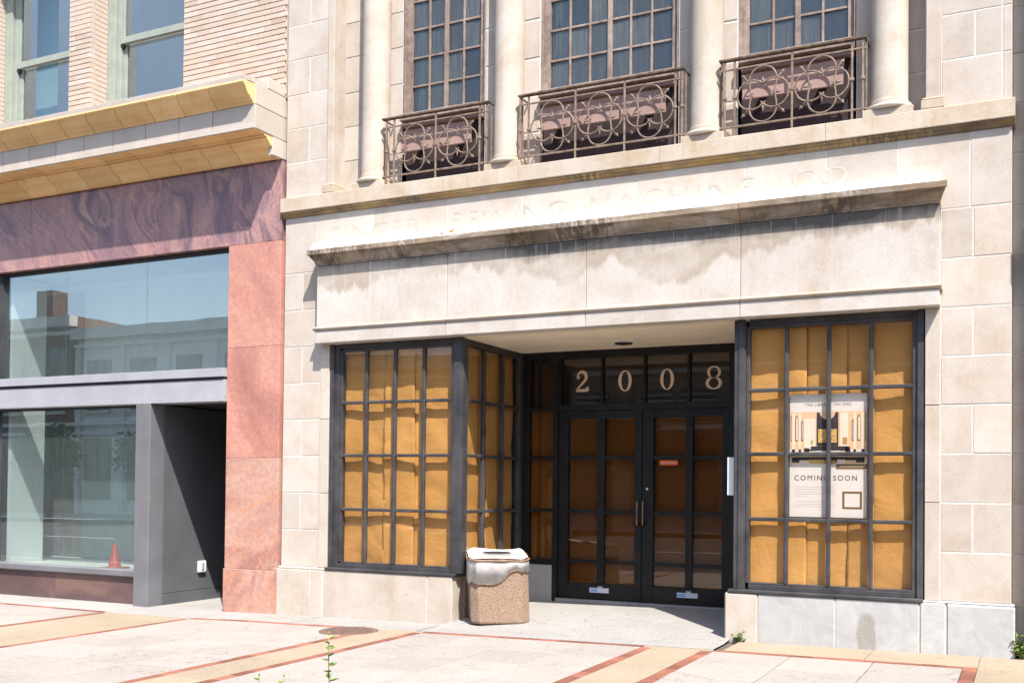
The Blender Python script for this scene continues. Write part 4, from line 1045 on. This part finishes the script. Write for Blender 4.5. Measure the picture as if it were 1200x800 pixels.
# ------------------------------------------------------------------ the next building along (a sliver beside the stone pier)
NB = empty('grey_building', (2.5, 0, gz(2.5))); tag(NB, 'grey stone building adjoining the limestone pier, dark edge only showing', 'building')
MAT['grey_stone'] = limestone('grey_stone', a=(.20, .19, .20), b=(.16, .15, .16), pale=(.26, .25, .25), rnd=.05)
nw = MB().box(-.02, .55, -.04, 6, -.2, 8.4).box(4.6, 5.2, -.04, 6, -.2, 8.4).box(.55, 4.6, .05, 6, 3.2, 8.4).box(.55, 4.6, .05, .4, -.2, .6).box(.55, 4.6, 1.5, 6, .6, 3.2).build('wall', MAT['grey_stone'], NB, bevel=.006)
block('cornice', -.05, 5.2, -.12, .05, 3.3, 3.55, MAT['grey_stone'], NB, .02)
wn_ = MB().box(.55, .63, .1, .2, .6, 3.2).box(4.52, 4.6, .1, .2, .6, 3.2).box(.63, 4.52, .1, .2, .6, .68).box(.63, 4.52, .1, .2, 3.1, 3.2).box(2.53, 2.61, .1, .2, .68, 3.1).build('window', MAT['frame'], NB)
for a, c in ((.63, 2.53), (2.61, 4.52)): block('pane', a, c, .14, .148, .68, 3.1, MAT['glass_shop'], wn_, 0)

# ------------------------------------------------------------------ across the street (seen in the glass)
MAT['op_brick'] = simple('dark_brick', (.16, .085, .06), .9, .1, .2, 3, .2, 30); MAT['op_stone'] = simple('pale_stone', (.66, .62, .56), .9, .1, .12, 1.5, .1, 20); MAT['op_buff'] = simple('buff_render', (.34, .29, .23), .9, .1, .1, 1.5); MAT['op_trim'] = simple('stone_trim', (.60, .57, .52), .85, .1, .1, 2)
MAT['op_glass'] = simple('dark_window_glass', (.03, .04, .045), .08, .5, .1, 2)
def opposite(name, label, x0, x1, h, m, storeys, trim, bays, shop=True):
    zb = gz((x0 + x1) / 2) - .1; yf = -26.2
    B = empty(name, ((x0 + x1) / 2, yf, zb)); tag(B, label, 'building')
    MB().box(x0, x1, yf - 9, yf, zb - .6, h).build('wall', MAT[m], B)
    for z, d, t in ((h - .5, .5, .5), (h - .9, .25, .18), (4.0, .35, .16), (3.55, .25, .16)):
        MB().box(x0 - .03, x1 + .03, yf, yf + d, z, z + t).build('cornice', MAT[trim], B)
    bwid = (x1 - x0) / bays
    for i in range(bays + 1):
        MB().box(x0 + i * bwid - .35 if i else x0, (x0 + i * bwid + .35) if i < bays else x1, yf, yf + .16, zb, h - .9).build('pilaster', MAT[trim if m == 'op_stone' else m], B)
    sh = (h - 1.2 - 4.4) / max(1, storeys)
    for i in range(bays):
        xa = x0 + i * bwid + .5; xb = x0 + (i + 1) * bwid - .5
        if shop:
            w = MB().box(xa, xb, yf, yf + .06, .5, 3.4).build('shop_window', MAT['op_glass'], B); MB().box((xa + xb) / 2 - .05, (xa + xb) / 2 + .05, yf + .06, yf + .1, .5, 3.4).build('mullion', MAT['dark'], w)
        n = max(1, int((xb - xa) / 1.5)); ww = (xb - xa) / n
        for s_ in range(storeys):
            z0 = 4.5 + s_ * sh
            for k in range(n):
                a, c = xa + k * ww + .15, xa + (k + 1) * ww - .15
                w = MB().box(a, c, yf, yf + .05, z0 + .2, z0 + sh - .4).build('window', MAT['op_glass'], B)
                MB().box(a - .05, c + .05, yf + .05, yf + .14, z0 + .08, z0 + .2).build('sill', MAT[trim], w); MB().box(a, c, yf + .05, yf + .09, z0 + sh / 2 - .15, z0 + sh / 2 - .07).build('sash_rail', MAT[trim], w)
    return B
o1 = opposite('brick_building', 'dark brick two storey building across the street with pale stone string courses', -75, -41.2, 9.3, 'op_brick', 1, 'op_trim', 6)
MB().box(-44.6, -43.4, -27.5, -26.6, 9.0, 10.8).build('chimney', MAT['op_brick'], o1)
opposite('stone_building', 'pale stone building across the street with tall flat pilasters', -41.1, -27, 8.6, 'op_stone', 1, 'op_trim', 5)
opposite('rendered_building', 'buff rendered low building across the street', -26.9, -10, 6.6, 'op_buff', 1, 'op_trim', 4)
opposite('brick_building', 'dark brick three storey building across the street behind a street tree', -9.9, 8, 9.8, 'op_brick', 2, 'op_trim', 4)
opposite('stone_building', 'pale stone three storey building across the street at the far end of the row', 8.1, 30, 10.5, 'op_stone', 2, 'op_trim', 6)
MAT['bark'] = simple('bark', (.10, .075, .055), .95, .05, .25, 8, .6, 30)
def leaf_mat(name, c):
    m = M(name, .55, .3); p = m.P()
    k = m.ramp(m.noise(p, 6, 3), [(.3, tuple(q * .6 for q in c)), (.7, c)]); m.col(k); return m.m
MAT['leaf'] = leaf_mat('tree_leaf', (.07, .12, .03)); MAT['weed'] = leaf_mat('weed_leaf', (.20, .32, .07)); MAT['weed_stem'] = leaf_mat('weed_stem', (.26, .27, .09))
def tree(x, y, h, label, seed):
    r = random.Random(seed); z = gz(x); T = empty('street_tree', (x, y, z)); tag(T, label, 'tree', 'street trees across the road')
    b = MB(); b.tube([(x, y, z - .1), (x + .03, y, z + h * .2), (x - .02, y + .03, z + h * .42), (x, y, z + h * .7)], [.12, .10, .08, .04], 8)
    tips = []
    for k in range(9):
        a = k * 2.4; zz_ = z + h * (.38 + .03 * k); e = (x + math.cos(a) * h * .22, y + math.sin(a) * h * .22, zz_ + h * .18)
        b.tube([(x, y, zz_), ((x + e[0]) / 2, (y + e[1]) / 2, zz_ + h * .12), e], [.045, .03, .012], 6); tips.append(e)
    b.build('trunk', MAT['bark'], T)
    c = MB(); tips.append((x, y, z + h * .85))
    for e in tips:
        for _ in range(190):
            d = Vector((r.gauss(0, 1), r.gauss(0, 1), r.gauss(0, .8))); d = d.normalized() * (r.random() ** .5) * h * .17
            p = Vector(e) + d; u = Vector((r.gauss(0, 1), r.gauss(0, 1), r.gauss(0, 1))).normalized(); v = u.orthogonal().normalized(); s_ = .09 + r.random() * .07
            c.face([p - u * s_, p + v * s_ * .5, p + u * s_, p - v * s_ * .5])
    c.build('crown', MAT['leaf'], T)
tree(-37.2, -21.4, 4.2, 'small leafy street tree across the road before the pale pilastered building', 1); tree(-31.5, -21.4, 4.0, 'small leafy street tree across the road near the low buff building', 2); tree(-13, -21.4, 4.6, 'young street tree across the road before the low buff building', 3); tree(-2, -21.4, 4.8, 'leafy street tree across the road before the dark three storey building', 4)

# ------------------------------------------------------------------ concrete litter bin with melted plastic top
def agg():
    m = M('exposed_pebble_concrete', .9, .15); p = m.P()
    v = m.vor(p, 120, out='Color'); sx = m.sep(v)
    k = m.ramp(sx[0], [(0, (.26, .17, .12)), (.35, (.36, .25, .18)), (.65, (.43, .33, .25)), (1, (.22, .135, .09))])
    d = m.vor(p, 120)
    k = m.mix(m.ramp(d, [(.35, 0.0), (.7, .7)]), k, (.22, .15, .105))
    m.col(k); m.bump(m.math('SUBTRACT', 1.0, d), .9, .008); return m.m
MAT['pebble'] = agg()
MAT['melt_white'] = simple('melted_white_plastic', (.54, .52, .505), .62, .25, .14, 9, .3, 24, dirt=(.33, .25, .20))
MAT['melt_brown'] = simple('scorched_brown_plastic', (.25, .155, .10), .6, .3, .3, 14, .5, 30, dirt=(.34, .15, .055))
bcx, bcy = -4.935, .19; bz = ramp_z(bcx, bcy) - .008; BT = math.radians(32); HX, HY, CH = .30, .28, .075
def oct_pts(k=0.0):
    hx, hy, c = HX + k, HY + k, CH + k * .4
    return [(-hx + c, -hy), (hx - c, -hy), (hx, -hy + c), (hx, hy - c), (hx - c, hy), (-hx + c, hy), (-hx, hy - c), (-hx, -hy + c)]
def bw_(x, y, z): return (bcx + x * math.cos(BT) - y * math.sin(BT), bcy + x * math.sin(BT) + y * math.cos(BT), bz + z)
BIN = empty('litter_bin', (bcx, bcy, bz)); tag(BIN, 'octagonal pebbled concrete litter bin with a fire-melted plastic top beside the entrance', 'litter bin')
def lean(x, y, z):
    if z > .56: z += max(0, (z - .56) / .08) * (.006 + .058 * (y + HY) / (2 * HY))
    return bw_(x - z * .04, y, z)
b = MB(); P8 = oct_pts()
lv = [0, .02, .15, .3, .45, .58, .62]
for z0, z1 in zip(lv, lv[1:]):
    k0 = -.012 if z0 == 0 else 0
    a_ = oct_pts(k0); c_ = oct_pts(0)
    for i in range(8):
        j = (i + 1) % 8; b.face([lean(*a_[i], z0), lean(*a_[j], z0), lean(*c_[j], z1), lean(*c_[i], z1)])
b.face([lean(*p, .62) for p in P8]); b.face([lean(*p, 0) for p in oct_pts(-.012)][::-1])
body = b.build('body', MAT['pebble'], BIN, bevel=.006, merge=True)
def around(k, n=12):
    p = oct_pts(k); out = []
    for i in range(8):
        a, c = Vector(p[i]), Vector(p[(i + 1) % 8])
        m_ = max(2, int((c - a).length / .035))
        for t in range(m_): out.append((i + t / m_, *(a + (c - a) * t / m_)))
    return out
def drape_z(s):
    # lower edge: deep at the left, climbing along the front, shallow at the right
    s = s % 8
    if s < 1: t = s; f = .405 + .005 * math.sin(t * 9) + (.145 / (1 + math.exp(-(t - .62) * 14)))
    elif s < 3: f = .535 + .012 * math.sin(s * 11)
    elif s < 6: f = .50 + .03 * math.sin(s * 5)
    else: f = .42 + .02 * math.sin(s * 7)
    return f
b = MB(); ar = around(.010); ar2 = around(.016); N = len(ar)
for i in range(N):
    j = (i + 1) % N
    (s0, x0, y0), (s1, x1, y1) = ar[i], ar[j]; (_, u0, v0), (_, u1, v1) = ar2[i], ar2[j]
    b.face([lean(u0, v0, drape_z(s0)), lean(u1, v1, drape_z(s1)), lean(x1, y1, .635), lean(x0, y0, .635)], 0, True)
    b.face([lean(u0, v0, drape_z(s0)), lean(u1, v1, drape_z(s1)), lean(x1 * .955, y1 * .955, drape_z(s1) + .01), lean(x0 * .955, y0 * .955, drape_z(s0) + .01)], 0, True)
b.build('melted_skirt', MAT['melt_white'], BIN, merge=True)
MB().tube([lean(x, y, drape_z(s) - .004 + .005 * mnoise.noise(Vector((s * 5, 1, 0)))) for s, x, y in around(.006)], [.011 + .007 * mnoise.noise(Vector((s * 3.1, 4, 0))) for s, x, y in around(.006)], 6, closed=True).build('melted_lip', MAT['melt_brown'], BIN)
b = MB(); rim = around(.012)
b.tube([lean(x, y, .636 + .014 * mnoise.noise(Vector((s * 2.3, 7, 0)))) for s, x, y in rim], [.012 + .010 * mnoise.noise(Vector((s * 2.9, 2, 0))) for s, x, y in rim], 6, closed=True)
b.build('rim', MAT['melt_brown'], BIN)
b = MB(); lid = around(.004); hole = [(.15 * math.cos(2 * math.pi * (k + .5) / len(lid) - 2.3), .075 * math.sin(2 * math.pi * (k + .5) / len(lid) - 2.3)) for k in range(len(lid))]
N = len(lid)
for i in range(N):
    j = (i + 1) % N
    z0 = .655 + .006 * math.sin(lid[i][0] * 4); z1 = .655 + .006 * math.sin(lid[j][0] * 4)
    b.face([lean(lid[i][1], lid[i][2], z0), lean(lid[j][1], lid[j][2], z1), lean(*hole[j], .662), lean(*hole[i], .662)], 0, True)
    b.face([lean(*hole[i], .662), lean(*hole[j], .662), lean(hole[j][0] * .96, hole[j][1] * .94, .625), lean(hole[i][0] * .96, hole[i][1] * .94, .625)], 1)
b.build('lid', [MAT['melt_white'], MAT['dark']], BIN, merge=True)  # slot walls coloured dark for the shade inside the hole
# ------------------------------------------------------------------ traffic cone inside the shop window
MAT['cone'] = simple('orange_red_cone_plastic', (.62, .07, .035), .5, .4, .1, 8); MAT['cone_base'] = simple('cone_base_plastic', (.40, .05, .03), .6, .3, .1, 8)
CN = empty('traffic_cone', (-10.56, .33, .27)); tag(CN, 'small orange red traffic cone standing inside the shop window', 'traffic cone')
MB().lathe(-10.56, .33, [(.088, .29), (.078, .30), (.026, .575), (.02, .585), (.0, .587)], 24, caps=False).build('cone', MAT['cone'], CN)
block('base', -10.70, -10.42, .19, .47, .27, .292, MAT['cone_base'], CN, .01)
# ------------------------------------------------------------------ weeds
def weed(x, y, z, stems, label, seed, name='weed', leaf=.03, group=None):
    r = random.Random(seed); Wd = empty(name, (x, y, z)); tag(Wd, label, 'weed', group)
    sb = MB(); lb = MB()
    for (dx, dy, h, bend, n) in stems:
        pts = []
        for k in range(9):
            t = k / 8; pts.append((x + dx + bend * t * t + .008 * math.sin(t * 7 + dx * 40), y + dy + .01 * math.sin(t * 5), z - .01 + h * t))
        sb.tube(pts, [.0068 * (1 - .65 * k / 8) for k in range(9)], 6)
        for q in range(n):
            t = .12 + .88 * (q + r.random() * .5) / n; i = min(7, int(t * 8)); f = t * 8 - i
            p = Vector(pts[i]).lerp(Vector(pts[i + 1]), min(1, f)); a = q * 2.4 + r.random()
            d = Vector((math.cos(a), math.sin(a), .25 + r.random() * .5)).normalized(); L = leaf * (1.25 - .6 * t) * (.7 + .6 * r.random())
            for da in (-.6, 0, .6):
                dd = (Matrix.Rotation(da, 3, 'Z') @ d); s_ = dd.cross(Vector((0, 0, 1))).normalized(); l2 = L * (1 if da == 0 else .7)
                m_ = p + dd * l2 * .5
                lb.face([p, m_ + s_ * l2 * .26 + Vector((0, 0, .004)), p + dd * l2 - Vector((0, 0, l2 * .2)), m_ - s_ * l2 * .26 + Vector((0, 0, .004))])
        # little flower buds
        if n > 8: lb.lathe(pts[-1][0], pts[-1][1], [(.001, pts[-1][2]), (.006, pts[-1][2] + .006), (.004, pts[-1][2] + .016), (.0005, pts[-1][2] + .02)], 6)
    sb.build('stem', MAT['weed_stem'], Wd); lb.build('leaves', MAT['weed'], Wd)
zk = gz(-3.5) - .15
weed(-3.42, -4.80, zk, [(0, 0, .75, -.02, 22), (.03, .02, .40, .05, 8)], 'tall thin leafy weed sprouting at the kerb', 1, leaf=.075)
weed(-3.87, -4.80, gz(-4) - .15, [(0, 0, .49, -.05, 10), (.05, .01, .50, .07, 10), (.02, .03, .36, -.12, 8)], 'low branching weed with budding tips at the kerb', 2, leaf=.055)
weed(-2.36, -.10, gz(-2.36), [(0, 0, .10, .02, 7), (.02, 0, .12, .03, 7), (-.02, .01, .08, -.04, 6)], 'small bright green weed at the foot of the plinth by the doorway', 3, leaf=.05)
weed(-.07, .0, gz(-.07), [(0, 0, .20, -.03, 9), (.03, -.03, .26, .02, 9), (.0, -.05, .16, -.05, 8), (.05, .0, .3, .05, 9), (.02, -.06, .12, .0, 8)], 'bushy green weed in the gap at the end of the limestone plinth', 4, leaf=.07)
